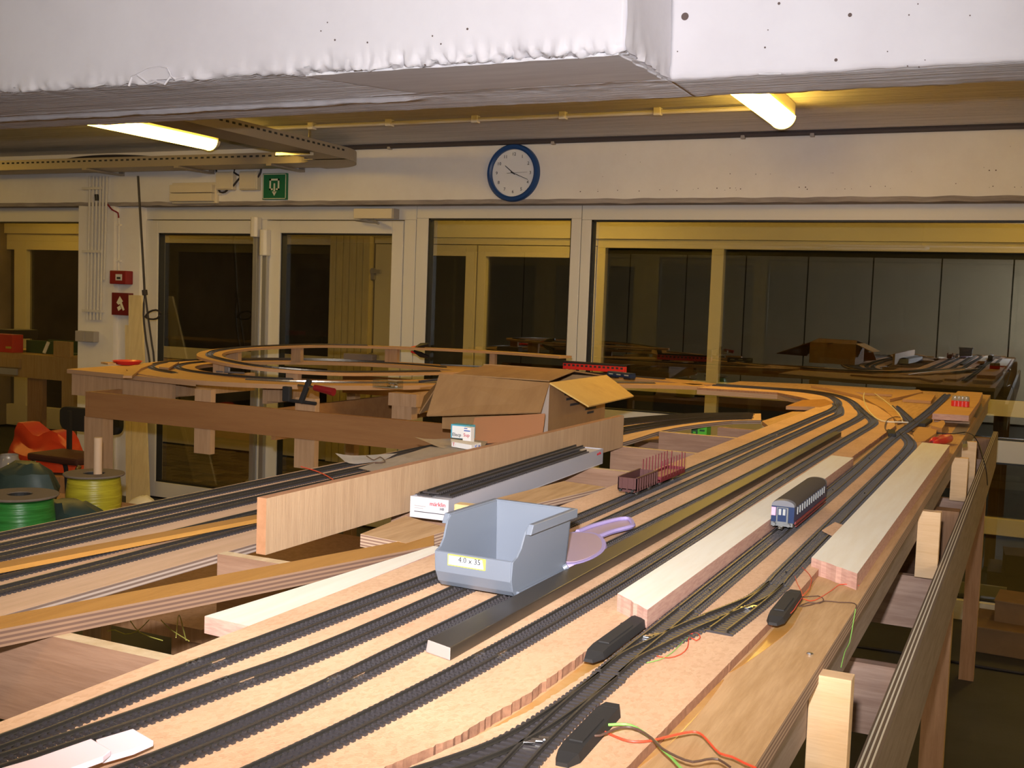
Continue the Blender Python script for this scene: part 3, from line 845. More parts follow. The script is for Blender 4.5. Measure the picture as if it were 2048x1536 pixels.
# hanging black cable with its knot
t = thing('hanging_cable', 'black cable hanging from the tray, knotted with a loop beside the door', 'cable', (-5.1, 5.33, 1.0))
H = lambda px, py: ay(px, py, 5.12)
ob('cable_drop', M().tube(spline([H(276, 352), H(280, 420), H(287, 540), H(289, 585)], .05), .007, 6), 'dark_cable', t)
ob('cable_tail', M().tube(spline([H(289, 585), H(287, 630), H(292, 680), H(299, 722), H(300, 790)], .05), .006, 6), 'dark_cable', t)
ob('cable_tail', M().tube(spline([H(290, 585), H(297, 640), H(304, 690), H(308, 722), H(306, 800)], .05), .006, 6), 'dark_cable', t)
ob('cable_loop', M().tube(spline([H(290, 634), H(298, 624), H(312, 620), H(322, 626), H(314, 637), H(300, 638), H(290, 633)], .02), .006, 6), 'dark_cable', t)
ob('knot', M().tube([H(289, 580), H(290, 590)], .016, 8), 'dark_cable', t)

# leaning boards
MT['lean'] = wood('leaning_board_wood', (.70, .58, .34), (.62, .50, .28), 'z', 6)
for (p0, p1, p2, p3, pyt, lb) in ((250, 257, 252, 259, 650, 'narrow pale strip of wood leaning on the pillar'), (257, 261, 259, 262.5, 590, 'thin pale lath leaning beside the wide board'),
                                 (262, 282, 264, 298, 590, 'wide pale board leaning upright against the pillar')):
    tl, tr = ay(p0, pyt, 5.40), ay(p1, pyt, 5.40); bl_, br_ = ay(p2, 1000, 5.22).x, ay(p3, 1000, 5.22).x; m = M()
    m.hexa([(bl_, 5.22, 0), (br_, 5.22, 0), (br_, 5.235, 0), (bl_, 5.235, 0), (tl.x, 5.40, tl.z), (tr.x, 5.40, tl.z), (tr.x, 5.415, tl.z), (tl.x, 5.415, tl.z)])
    tag(ob('leaning_board', m, 'lean'), lb, 'board')

# panic bolts and door closer
for px, y0_, y1_, lb in ((518, 435, 475, 'vertical panic bolt with a short cover on the door leaf beside the pillar'), (537, 460, 512, 'vertical panic bolt with a long cover on the door leaf under the closer')):
    x = ay(px, 460, FF).x
    t = thing('panic_bolt', lb , 'door bolt', (x, FF, .05))
    ob('bolt_rod', M().box(x - .017, x + .017, FF - .035, FF - .008, .03, 1.72), 'alu', t, bevel=.004)
    za = ay(px, y0_, FF).z; zb = ay(px, y1_, FF).z
    m = M(); n = 10
    pr = [(x - .027, FF - .008), (x - .027, FF - .05), (x - .012, FF - .062), (x + .012, FF - .062), (x + .027, FF - .05), (x + .027, FF - .008)]
    m.prism([(p[0], p[1]) for p in pr], zb, za)
    ob('bolt_cover', m, 'white_pl', t, bevel=.006)
a = ay(707, 417, FF - .06); b = ay(783, 437, FF - .06)
t = thing('door_closer', 'boxy cream door closer with a folded arm above the door', 'door closer', ((a.x + b.x) / 2, FF, b.z))
ob('closer_body', M().box(a.x, b.x, FF - .06, FF, b.z, a.z), 'cream_pl', t, bevel=.004)
ob('closer_end', M().box(b.x, b.x + .014, FF - .06, FF, b.z, a.z), 'grey_pl', t)
ob('closer_arm', M().tube([ay(712, 441, FF - .05), ay(757, 446, FF - .09), ay(722, 440, FF - .12)], .006, 6), 'alu', t)
ob('closer_arm', M().tube([ay(757, 447, FF - .09), ay(742, 438, FF - .03)], .008, 6), 'alu', t)

# ================================================================ TRACK BUILDERS
GA = .00825
def resample(path, step):
    out = [path[0].copy()]; d = 0
    for a, c in zip(path, path[1:]):
        L = (c - a).length
        while L > 0 and d + L >= step:
            t = (step - d) / L; a = a.lerp(c, t); out.append(a.copy()); L = (c - a).length; d = 0
        d += L
    return out
def side(path, i):
    t = path[min(i + 1, len(path) - 1)] - path[max(i - 1, 0)]; t.z = 0; t.normalize()
    return V((t.y, -t.x, 0)), t
def off(path, d):
    return [p + side(path, i)[0] * d for i, p in enumerate(path)]
RAILP = [(-.0011, .0022), (.0011, .0022), (.0011, .0028), (.0005, .0032), (.0005, .0044), (.00085, .0048), (.00085, .0058), (-.00085, .0058), (-.00085, .0048), (-.0005, .0044), (-.0005, .0032), (-.0011, .0028)]
RAILS = [(-.0011, .0022), (.0011, .0022), (.0009, .0058), (-.0009, .0058)]
def sleeper_mesh(w=.030, d=.0033):
    m = M(); m.box(-w / 2, w / 2, -d / 2, d / 2, 0, .0024)
    for x in (-GA, GA):
        m.box(x - .0035, x - .0012, -d / 2 + .0003, d / 2 - .0003, .0024, .0040); m.box(x + .0012, x + .0035, -d / 2 + .0003, d / 2 - .0003, .0024, .0040)
    m.box(-.0007, .0007, -.0009, .0009, .0024, .0036)
    return mesh_of(m, 'sleeper', 'sleeper')
SLEEPER = sleeper_mesh()
PITCH_T = .0071
def track(label, pts, z, parts_below=None, rail='railm', pitch=PITCH_T, name='railway_track', group=None, light=False, joints=(), nails=()):
    """pts: plan points; sleepers up to Y = parts_below are parts of their own, the rest one stuff part"""
    path = spline([(p[0], p[1], p[2] if len(p) > 2 else z) for p in pts], .025)
    c = path[len(path) // 2]
    t = thing(name, label, 'railway track', (c.x, c.y, c.z), group)
    for s in (-GA, GA): ob('rail', M().sweep(off(path, s), RAILS if light else RAILP), rail, t)
    m = M()
    for s in (-.0105, .0105): m.sweep(off(path, s), [(-.0022, 0), (.0022, 0), (.0022, .0013), (-.0022, .0013)])
    m.sweep(path, [(-.0025, 0), (.0025, 0), (.0025, .0010), (-.0025, .0010)])
    ob('track_web', m, 'web', t)
    sl = resample(path, pitch); st = M(); cnt = 0; n_st = 0
    for i, p in enumerate(sl):
        s, d = side(sl, i); a = math.atan2(d.y, d.x) - math.pi / 2
        if parts_below and p.y < parts_below and cnt < 300:
            put('sleeper', SLEEPER, t, p, (0, 0, a)); cnt += 1
        else:
            n_st += 1
            st.obox(p + V((0, 0, .0012)), (.030, .0033, .0024), a)
            if not light:
                for x in (-GA, GA): st.obox(p + s * x + V((0, 0, .0031)), (.0066, .0027, .0014), a)
    if n_st: ob('sleepers', st, 'sleeper', t)['kind'] = 'stuff'
    for y in joints:
        i = min(range(len(path)), key=lambda q: abs(path[q].y - y)); s, d = side(path, i); a = math.atan2(d.y, d.x) - math.pi / 2
        for q, e in ((-GA, 0), (GA, .012)): ob('rail_joiner', M().obox(path[i] + s * q + d * e + V((0, 0, .0044)), (.0026, .016, .0030), a), 'rail_bright', t)
    for y in nails:
        i = min(range(len(path)), key=lambda q: abs(path[q].y - y)); p = path[i]
        ob('track_nail', M().cyl(p + V((0, 0, .0024)), p + V((0, 0, .0050)), .0011, 8), 'screw', t)
    return t


def turnout(label, main, div, z, motor=None, ext=.0125, motor_dir=None, name='railway_turnout'):
    pm = spline([(p[0], p[1], z) for p in main], .012); pd = spline([(p[0], p[1], z) for p in div], .012)
    c = pm[len(pm) // 2]; t = thing(name, label, 'railway turnout', (c.x, c.y, z))
    for path in (pm, pd):
        for s in (-GA, GA): ob('rail', M().sweep(off(path, s), RAILP), 'railm', t)
    # long sleepers span both legs
    sl = resample(pm, .0076)
    for i, p in enumerate(sl):
        s, d = side(sl, i); lo, hi = -.015, .015
        for a, b in zip(pd, pd[1:]):
            ta, tb = (a - p).dot(d), (b - p).dot(d)
            if ta * tb <= 0 and abs(ta - tb) > 1e-9:
                q = a.lerp(b, ta / (ta - tb)); o = (q - p).dot(s)
                lo = min(lo, o - .0155); hi = max(hi, o + .0155)
        a = math.atan2(d.y, d.x) - math.pi / 2; cx = (lo + hi) / 2
        mm = M(); mm.box(-(hi - lo) / 2, (hi - lo) / 2, -.0020, .0020, 0, .0024)
        put('sleeper', mesh_of(mm, 'sleeper', 'sleeper'), t, p + s * cx, (0, 0, a))
    # frog and point blades
    f = M(); k = len(pm) // 2
    j = min(range(len(pm)), key=lambda i: abs(min((off(pm, GA)[i] - q).length for q in off(pd, -GA)) ))
    fr = pm[k]
    for dx in (-.006, 0, .006): f.obox(fr + V((dx * .6, dx, .004)), (.009, .004, .0016), .3)
    ob('frog', f, 'screw', t)
    if motor:
        (x0, y0), (x1, y1) = motor; a = V((x0, y0, z)); b = V((x1, y1, z)); L = (b - a).length; d = (b - a).normalized(); s = V((d.y, -d.x, 0))
        m = M(); w = .0098
        def ringp(u, wl, wr, h): 
            p = a + d * (u * L); return [p - s * wl, p + s * wr, p + s * wr * .82 + V((0, 0, h)), p - s * wl * .82 + V((0, 0, h))]
        rs = [ringp(0, w * .45, w * .5, .003), ringp(.10, w * .9, w, .0065), ringp(.2, w, w, .0075), ringp(.86, w, w, .0075), ringp(.90, w, w, .0065), ringp(1, w * .8, w * .6, .006)]
        vs = [[m.b.verts.new(q) for q in r] for r in rs]
        for r0, r1 in zip(vs, vs[1:]):
            for q in range(4): m.b.faces.new((r0[q], r0[(q + 1) % 4], r1[(q + 1) % 4], r1[q]))
        m.b.faces.new(vs[0][::-1]); m.b.faces.new(vs[-1])
        mo = ob('point_motor', m, 'black_matte', t)
        ob('motor_cap', M().obox(a + d * (L * .45) + V((0, 0, .0078)), (.0105, L * .42, .002), math.atan2(d.y, d.x) - math.pi / 2), 'black_matte', mo, bevel=.0006)
        ob('motor_rib', M().obox(a + d * (L * .93) + V((0, 0, .0052)), (.013, L * .05, .003), math.atan2(d.y, d.x) - math.pi / 2), 'black_matte', mo)
    return t


# ================================================================ MAIN LAYOUT TABLE
T = 1.04           # top of the track beds
PL = 1.031         # top of the plywood deck
DB = 1.013         # underside of the plywood deck
JT = 1.006         # top of the joists
mt = thing('layout_table', 'long plywood layout table carrying the parallel station tracks', 'table', (-.42, 2.8, 0))
ob('plywood_deck', M().prism([(-.655, .28), (-.1645, .28), (-.169, 5.27), (-.93, 5.25), (-1.24, 5.12), (-1.24, 4.40), (-.92, 4.43), (-.80, 4.28), (-.69, 4.12), (-.655, 3.86)], DB, PL), ['ply', 'ply_edge'], mt, edge=True)
def ragged(pts, amp, seed, step=.005):
    out = []
    for a, c in zip(pts, pts[1:]):
        a = V((*a, 0)); c = V((*c, 0)); n = max(1, int((c - a).length / step))
        for k in range(n):
            p = a.lerp(c, k / n); out.append((p.x + (NZ.noise(V((p.x * 40, p.y * 40, seed))) * .5 + NZ.noise(V((p.x * 170, p.y * 170, seed)))) * amp, p.y))
    out.append(pts[-1]); return out
redge = ragged([(-.359, 3.4), (-.360, 2.0), (-.360, 1.04), (-.359, .82), (-.368, .70), (-.388, .62), (-.42, .55)], .0024, 3)
bedA = [(-.668, .28), (-.44, .28), (-.44, .52)] + redge[::-1] + [(-.40, 3.70), (-.50, 4.10), (-.62, 4.42), (-.80, 4.62), (-1.0, 4.66), (-1.22, 4.64), (-1.24, 4.40), (-.92, 4.43), (-.80, 4.27), (-.70, 4.10), (-.668, 3.84)]
ob('track_bed', M().prism(bedA, PL, T), ['particle', 'particle_edge'], mt, edge=True)
ledge = ragged([(-.328, 3.30), (-.332, 2.0), (-.333, 1.1), (-.334, .92), (-.342, .78), (-.372, .63), (-.395, .585)], .0018, 8)
rr = ragged([(-.245, .28), (-.239, .73), (-.235, .94), (-.229, 1.28), (-.232, 2.9)], .0005, 5)
bedB = ledge + [(-.425, .50), (-.425, .28)] + rr + [(-.26, 3.05), (-.30, 3.2)]
ob('track_bed', M().prism(bedB, PL, T), ['particle', 'particle_edge'], mt, edge=True)
# joists across under the decks
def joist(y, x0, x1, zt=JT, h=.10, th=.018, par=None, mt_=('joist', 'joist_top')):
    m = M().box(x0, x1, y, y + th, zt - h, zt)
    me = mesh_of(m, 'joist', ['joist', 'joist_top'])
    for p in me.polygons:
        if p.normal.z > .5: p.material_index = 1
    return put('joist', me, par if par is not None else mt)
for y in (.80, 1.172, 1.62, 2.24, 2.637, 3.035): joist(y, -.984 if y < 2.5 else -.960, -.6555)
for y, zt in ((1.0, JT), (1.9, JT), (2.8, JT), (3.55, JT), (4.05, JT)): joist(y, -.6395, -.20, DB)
ob('cross_panel', M().box(-.86, -.665, 3.30, 3.318, .92, JT - .002), 'joist', mt)
# inner and outer side boards on the right
ob('side_board', M().box(-.192, -.174, .30, 5.2, .958, DB), 'inner', mt)
ob('side_board', M().box(-.655, -.64, .30, 3.85, .90, DB), 'inner', mt)
me = mesh_of(M().box(-.134, -.116, .30, 4.75, .785, .92), 'outer_rail', ['rail_out', 'rail_top'])
for p in me.polygons:
    if p.normal.z > .5: p.material_index = 1
orl = put('outer_rail', me, mt)
stp = M()
for dx in (-.1305, -.1255, -.1205):
    stp.box(dx - .0009, dx + .0009, .30, 4.75, .92, .9207)
ob('ply_layers', stp, 'cream', orl)
for y0, h in ((1.10, .11), (1.335, .024), (2.14, .11), (2.60, .024), (2.98, .11)):
    m = M().box(-.62, -.135, y0 + .2 if h > .05 else y0, (y0 + .2 if h > .05 else y0) + .018, .885 - h, .885)
for y, z0, z1 in ((1.52, .80, .896), (2.13, .79, .886), (2.99, .80, .905), (3.9, .80, .905)):
    ob('cross_board', M().box(-.60, -.135, y, y + .018, z0, z1), 'cross', mt)
ob('shelf_strip', M().box(-.42, -.135, 1.539, 1.80, .80, .818), 'joist', mt)
ob('shelf_strip', M().box(-.42, -.135, 2.15, 2.90, .79, .808), 'joist', mt)
for y, zt, zb, xl in ((1.05, 1.021, .80, -.1735), (2.10, 1.013, .892, -.1735), (2.955, 1.014, .906, -.1735), (3.37, 1.014, .86, -.1735)):
    ob('riser_block', M().box(xl, -.1355, y, y + .022, zb, zt), ['block', 'joist_top'], mt, edge=False, bevel=.001)
for y in (2.70, 4.45):
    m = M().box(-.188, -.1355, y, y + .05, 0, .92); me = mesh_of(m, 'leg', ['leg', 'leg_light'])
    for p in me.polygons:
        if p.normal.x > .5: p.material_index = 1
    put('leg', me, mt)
ob('brace', M().box(-.30, -.19, 4.46, 4.48, .45, .52), 'leg', mt)

# dried glue squeezed out along the beds
for poly in ([(-.2335, .98), (-.2285, 1.10), (-.2285, 1.36), (-.2255, 1.35), (-.216, 1.22), (-.213, 1.15), (-.219, 1.08), (-.228, 1.01)], [(-.2395, .73), (-.2365, .90), (-.233, .96), (-.230, .88), (-.231, .80)],
             [(-.3585, 1.05), (-.357, .84), (-.366, .70), (-.372, .67), (-.360, .72), (-.347, .80), (-.3385, .93), (-.337, 1.05)]):
    pts = spline([(*p, 0) for p in poly + [poly[0]]], .008)[:-1]
    ob('glue_stain', M().prism([(p.x, p.y) for p in pts], PL, PL + .0004), 'glue', mt)
# ---- tracks on the main table
z = T
track('first main track with the brown wagons on it', [(-.640, .42), (-.628, .55), (-.6265, .68), (-.616, .89), (-.605, 1.2), (-.600, 1.56), (-.599, 2.1), (-.598, 2.6), (-.599, 3.4), (-.601, 3.80), (-.636, 4.11), (-.706, 4.37), (-.793, 4.50), (-.898, 4.56), (-1.07, 4.574), (-1.22, 4.57)], z, 1.42, joints=(.735, 1.95, 2.85))
track('second main track passing under the blue parts bin', [(-.612, .46), (-.590, .58), (-.575, .70), (-.562, .82), (-.557, 1.1), (-.555, 2.0), (-.557, 2.6), (-.555, 3.5), (-.560, 3.66), (-.595, 3.88), (-.632, 4.05)], z, 1.42, joints=(.69, 1.72, 2.6))
track('third main track along the bin side of the black bar', [(-.545, .44), (-.518, .56), (-.504, .71), (-.500, .9), (-.494, 1.3), (-.486, 2.05), (-.484, 3.1), (-.482, 3.5), (-.496, 3.72), (-.554, 4.0), (-.617, 4.25), (-.701, 4.46), (-.812, 4.59), (-.93, 4.625), (-1.22, 4.625)], z, 1.42, joints=(.75, 2.3))
track('fourth main track between the black bar and the pale plank', [(-.475, .45), (-.449, .58), (-.430, .80), (-.421, 1.05), (-.4185, 1.3), (-.424, 2.1), (-.422, 3.0), (-.420, 3.32), (-.432, 3.48), (-.48, 3.68), (-.54, 3.93)], z, 1.42, joints=(.88, 2.1))
track('track carrying the blue passenger coach', [(-.3165, 1.125), (-.316, 1.5), (-.3165, 2.2), (-.319, 2.5), (-.323, 2.87), (-.322, 3.24), (-.318, 3.55), (-.317, 4.04), (-.325, 4.95)], z, 1.62, nails=(1.21, 2.05, 2.55, 4.7))
track('track with a cork pad laid across it beside the pale plank', [(-.257, 1.29), (-.259, 1.42), (-.261, 2.2), (-.261, 2.5), (-.263, 2.8), (-.273, 2.95), (-.297, 3.08), (-.315, 3.17)], z, 1.62, nails=(1.34, 2.05, 2.6))
track('short track branching off by the coil of pale wire', [(-.320, 3.50), (-.361, 3.72), (-.441, 4.12)], z)
turnout('turnout with the red and green wires at its motor', [(-.314, .88), (-.313, .80), (-.309, .72), (-.304, .66), (-.298, .58)], [(-.314, .88), (-.316, .80), (-.323, .72), (-.340, .66), (-.372, .59), (-.40, .55)], z, motor=((-.279, .695), (-.285, .815)))
turnout('turnout with a long motor on the side of the torn board edge', [(-.3155, .888), (-.317, .95), (-.3165, 1.05), (-.3165, 1.122)], [(-.3155, .888), (-.315, .94), (-.307, .99), (-.295, 1.06), (-.284, 1.105)], z, motor=((-.346, .915), (-.345, 1.075)))
turnout('turnout with a stub leg and a motor beside the thin red wire loop', [(-.257, 1.287), (-.258, 1.22), (-.262, 1.14), (-.267, 1.065)], [(-.257, 1.287), (-.260, 1.22), (-.272, 1.16), (-.286, 1.105)], z, motor=((-.226, 1.125), (-.229, 1.262)))

# ================================================================ LEFT YARD TABLE
LZ = 1.004
yt = thing('yard_table', 'plywood yard deck with five tracks beside the upright plank', 'table', (-1.15, 1.6, 0))
pts_far = [(-1.33, .55), (-1.328, 1.4), (-1.325, 2.4), (-1.22, 3.10), (-1.06, 3.60), (-.855, 3.86)]
pts_near = [(-.80, 3.62), (-.874, 3.53), (-.936, 3.31), (-.967, 3.08), (-.965, 2.74), (-.985, 2.0), (-.986, .55)]
ob('plywood_deck', M().prism([p.to_tuple()[:2] for p in spline([(*p, 0) for p in pts_far], .06)] + [p.to_tuple()[:2] for p in spline([(*p, 0) for p in pts_near], .06)], LZ - .012, LZ), ['yard_ply', 'yard_edge'], yt, edge=True)
LZT = LZ
for k, (x, lb) in enumerate(((-1.296, 'yard track along the far edge of the yard deck'), (-1.243, 'second yard track from the far edge of the yard deck'), (-1.196, 'yard track along the far side of the loose ochre strip'), (-1.117, 'yard track along the near side of the loose ochre strip'), (-1.063, 'yard track beside the bare plywood margin of the yard deck'))):
    dx = [(0, 0, 0), (.0, .02, .03)][0]
    u = (x + 1.328) / .343; mixp = lambda a, b: (a[0] + (b[0] - a[0]) * u, a[1] + (b[1] - a[1]) * u)
    pts = [(x, .55), (x, 1.4), (x, 2.0)] + [mixp(a, b) for a, b in (((-1.325, 2.42), (-.972, 2.40)), ((-1.225, 3.08), (-.965, 3.02)), ((-1.065, 3.58), (-.915, 3.40)), ((-.88, 3.83), (-.83, 3.58)))]
    track(lb, pts, LZT, light=True)

# upright plank on edge
m = M().hexa([(-.941, 1.2, JT + .0004), (-.9255, 1.2, JT + .0004), (-.9255, 2.63, JT + .0004), (-.941, 2.63, JT + .0004), (-.941, 1.2, 1.084), (-.9255, 1.2, 1.084), (-.9255, 2.63, 1.086), (-.941, 2.63, 1.086)])
me = mesh_of(m, 'upright_plank', ['pale_ply', 'pale_ply_edge'])
for p in me.polygons:
    if p.normal.y < -.5 or p.normal.z > .5: p.material_index = 1
tag(put('upright_plank', me), 'long pale plywood plank standing on its edge across the joists', 'plank')

# ochre strip loose on the yard tracks
m = M(); zt = LZ + .0062
q = [az(0, 1124, zt + .006), az(524, 1027, zt + .006), az(524, 1036, zt + .006), az(0, 1138, zt + .006)]
e0 = (q[0] - q[1]).normalized() * .3; q[0] += e0; q[3] += e0
m.extrude([(p.x, p.y, zt) for p in q], (0, 0, .006))
tag(ob('wood_strip', m, 'ochre'), 'thin ochre wooden strip lying loose along the yard tracks', 'strip')
# big ochre plank across the joists
m = M(); q = [az(0, 1233, 1.024), az(868, 1070, 1.024), az(868, 1091, 1.024), az(0, 1257, 1.024)]
e0 = (q[0] - q[1]).normalized() * .35
q[0] += e0; q[3] += e0
m.extrude([(p.x, p.y, JT + .0003) for p in q], (0, 0, .018))
tag(ob('ochre_plank', m, ['ochre', 'ochre_edge'], edge=True), 'thick ochre plank with layered edges lying slantwise across the joists', 'plank')
# cream board
m = M(); q = [az(402, 1228, 1.026), az(500, 1250, 1.026), az(872, 1108, 1.026), az(872, 1080, 1.026)]
q[2] = az(900, 1092, 1.026); q[3] = az(866, 1090, 1.026)
m.extrude([(max(p.x, -.76) if p.x < -.669 else -.6695, p.y, JT + .0005) for p in q], (0, 0, .018))
tag(ob('cream_board', m, ['cream', 'cream_edge'], edge=True), 'smooth cream plywood offcut lying on the joists beside the main table', 'board')
# plank stack and brown board
m = M(); q = [az(721, 1066, 1.026), az(812, 1084, 1.026), az(905, 1056, 1.026), az(812, 1030, 1.026)]
m.extrude([(p.x, p.y, JT + .0005) for p in q], (0, 0, .018))
tag(ob('brown_offcut', m, ['ply', 'ply_edge'], edge=True), 'squared brown plywood offcut on the joists in front of the white carton', 'board')
m = M(); q = [az(905, 1030, 1.026), az(1076, 1005, 1.026), az(1212, 973, 1.026), az(1128, 961, 1.026), az(935, 1010, 1.026)]
m.extrude([(p.x, p.y, 1.013) for p in q], (0, 0, .012))
bb = tag(ob('brown_board', m, ['ply', 'ply_edge'], edge=True), 'long brown board lying behind the parts bin', 'board')
m = M(); q = [az(1000, 1035, 1.010), az(1080, 1018, 1.010), az(1212, 979, 1.010), az(1150, 975, 1.010)]
m.extrude([(p.x, p.y, JT + .0005) for p in q], (0, 0, .006))
tag(ob('brown_board', m, ['ply', 'ply_edge'], edge=True), 'thin board showing under the long brown board', 'board')

# ================================================================ RETURN LOOP MODULE
lm = thing('loop_module', 'timber return loop with a raised curved track bed on risers by the doors', 'table', (-2.7, 3.9, 0))
LC = V((-2.75, 4.0, 0))
circ = lambda r, n=64, a0=0, a1=2 * math.pi: [(LC.x + r * math.cos(a0 + (a1 - a0) * k / n), LC.y + r * math.sin(a0 + (a1 - a0) * k / n)) for k in range(n + (0 if abs(a1 - a0) > 6.2 else 1))]
BZ0, BZ1 = T - .016, T
def ring_bed(name, cpts, r0, r1, z0, z1, closed=True):
    m = M(); k = len(cpts); rs = []
    for a in range(k):
        ang = 2 * math.pi * a / k; c, s = math.cos(ang), math.sin(ang)
        r1a = r1 + (.10 * max(0, -s) ** 3)
        rs.append([m.b.verts.new((LC.x + r * c, LC.y + r * s, z)) for r, z in ((r0, z0), (r1a, z0), (r1a, z1), (r0, z1))])
    for a in range(k):
        p, q = rs[a], rs[(a + 1) % k]
        for j in range(4): m.b.faces.new((p[j], q[j], q[(j + 1) % 4], p[(j + 1) % 4]))
    return ob(name, m, ['loop_ply', 'loop_edge'], lm, edge=True)
ring_bed('ring_bed', circ(1, 72), .57, .80, BZ0, BZ1)
ob('corner_board', M().prism([(-3.42, 3.17), (-2.70, 3.085), (-2.95, 3.175), (-3.2, 3.32), (-3.4, 3.58), (-3.5, 3.8), (-3.52, 4.2), (-3.60, 4.2)], BZ0 - .004, BZ1 - .004), ['loop_ply', 'loop_edge'], lm, edge=True)
Pp = [(-1.18, 4.575), (-1.45, 4.48), (-1.75, 4.20), (-2.00, 3.85), (-2.18, 3.58), (-2.32, 3.42), (-2.46, 3.315), (-2.62, 3.265)]
Qp = [(-1.18, 4.625), (-1.5, 4.78), (-1.9, 4.86), (-2.3, 4.84), (-2.62, 4.735)]
bedpr = lambda w: [(-w, -.016), (w, -.016), (w, -.0003), (-w, -.0003)]
for pp, w in ((Pp[:-1], .075), (Qp[:-1], .08)):
    ob('approach_bed', M().sweep(spline([(p[0], p[1], T - .0006) for p in ([(-1.26, pp[0][1] + .004)] + pp[1:])], .05), bedpr(w)), ['loop_ply', 'loop_edge'], lm, edge=True)
UP = [(-2.25, 4.05, 1.060), (-2.36, 3.72, 1.064), (-2.42, 3.55, 1.068), (-2.53, 3.43, 1.075), (-2.68, 3.37, 1.085), (-2.88, 3.43, 1.095), (-3.04, 3.55, 1.10), (-3.17, 3.75, 1.106), (-3.225, 4.0, 1.112), (-3.20, 4.25, 1.117),
      (-3.13, 4.45, 1.12), (-2.98, 4.63, 1.12), (-2.66, 4.79, 1.12), (-2.3, 4.82, 1.12), (-1.97, 4.75, 1.12)]
UP = [(-2.05, 4.45, 1.060)] + UP
up = spline(UP, .04)
ob('raised_bed', M().sweep(up, [(-.05, -.011), (.05, -.011), (.05, 0), (-.05, 0)]), ['loop_ply', 'loop_edge'], lm, edge=True)
def nearest(px, py):
    return min(up, key=lambda p: ((lambda q: (q[0] - px) ** 2 + (q[1] - py) ** 2)(proj(p))))
def proj(p):
    d = p - EYE; w = d.dot(_f); return (1024 + FPX * d.dot(_r) / w, 768 - FPX * d.dot(_u) / w)
for px, py, w in ((436, 727, .055), (598, 746, .055), (600, 690, .055), (792, 692, .07), (985, 700, .03), (472, 698, .07)):
    p = nearest(px, py)
    ob('riser', M().box(p.x - w / 2, p.x + w / 2, p.y - .012, p.y + .012, T, p.z - .011), 'riser', lm)
# boards under the platform
ob('apron_board', M().box(-3.41, -2.90, 3.185, 3.203, .935, BZ0 - .004), 'riser', lm)
for px, py, y1 in ((318, 757, 3.8), (519, 768, 3.7), (784, 790, 4.0)):
    p = az(px, py, BZ0 - .004); yy = max(p.y, 3.12) + .02
    ob('joist', M().box(p.x, p.x + .02, yy, y1, .945, BZ0 - .004), 'riser', lm)
    ob('joist_block', M().box(p.x + .0205, p.x + .075, yy + .005, yy + .05, .955, BZ0 - .004), 'riser', lm)
ob('skirt_board', M().box(-3.11, -1.36, 2.985, 3.003, .886, .978), 'skirt', lm)
ob('skirt_end', M().box(-3.128, -3.112, 2.985, 3.15, .886, .978), 'skirt', lm)
p = az(640, 808, .975); ob('long_board', M().box(p.x - .018, p.x, 3.0035, 4.75, .87, .975), 'skirt', lm)
ob('long_board', M().box(-3.11, -2.0, 4.62, 4.64, .88, .97), 'skirt', lm)
for px0, px1, pb in ((399, 431, 904), (599, 639, 933)):
    a = ay(px0, 850, 3.03); b = ay(px1, 850, 3.03); zb = ay(px0, pb, 3.03).z
    ob('hanging_post', M().box(a.x, b.x, 3.0035, 3.028, zb, BZ0 - .004), 'riser', lm)
a = ay(185, 880, 3.05); b = ay(222, 880, 3.05)
ob('leg', M().box(a.x, b.x, 3.01, 3.06, 0, .884), 'riser', lm)
ob('leg', M().box(-1.45, -1.39, 3.01, 3.06, 0, .884), 'riser', lm)
ob('leg', M().box(-3.1, -3.05, 4.645, 4.69, 0, .97), 'riser', lm)
p = ay(777, 785, 3.25); q = ay(832, 815, 3.25)
ob('bearer_block', M().box(p.x, q.x, 3.25, 3.30, q.z, p.z), 'riser', lm)
ob('bearer_block', M().box(p.x + .012, q.x - .02, 3.255, 3.295, q.z - .045, q.z), 'riser', lm)

track('outer track round the ground level of the return loop', circ(.745, 40, -1.9, -2 * math.pi + 1.75), T, light=True)
track('inner track round the ground level of the return loop', circ(.64, 40, -1.2, -2 * math.pi + 1.2), T, light=True)
track('shiny approach track sweeping in front of the return loop', Pp[1:], T, rail='rail_bright', light=True)
track('approach track running behind the cardboard box to the loop', Qp[1:], T, light=True)
track('track on the raised curved bed of the return loop', [tuple(p) for p in UP[1:13]], 1.1, light=True)

# clamps
def clamp(label, c, ang, L, name='bar_clamp', red=True):
    c = V(c); d = V((math.cos(ang), 0, math.sin(ang))); t = thing(name, label, 'clamp', c)
    ob('bar', M().tube([c, c + d * L], .006, 6), 'black_matte', t)
    ob('fixed_jaw', M().obox(c + V((0, 0, .02)), (.03, .016, .05)), 'black_matte', t, bevel=.004)
    ob('sliding_jaw', M().obox(c + d * L * .55 + V((.008, 0, .035)), (.016, .014, .085), ry=.4), 'black_matte', t, bevel=.003)
    ob('spindle', M().tube([c + d * L * .55 + V((-.02, 0, .052)), c + d * L * .55 + V((.045, 0, .050))], .005, 8), 'chrome', t)
    if red: ob('handle', M().tube([c + d * L * .55 + V((.045, 0, .050)), c + d * L * .55 + V((.12, 0, .040))], [.010, .013], 10), 'red_pl', t, smooth=True)
    return t
clamp('black bar clamp with a red handle gripping the loop edge', ay(574, 800, 2.962), -.03, .115)
c = ay(835, 700, 4.76)
t = thing('spring_clamp', 'black and red spring clamp biting the raised track bed', 'clamp', c)
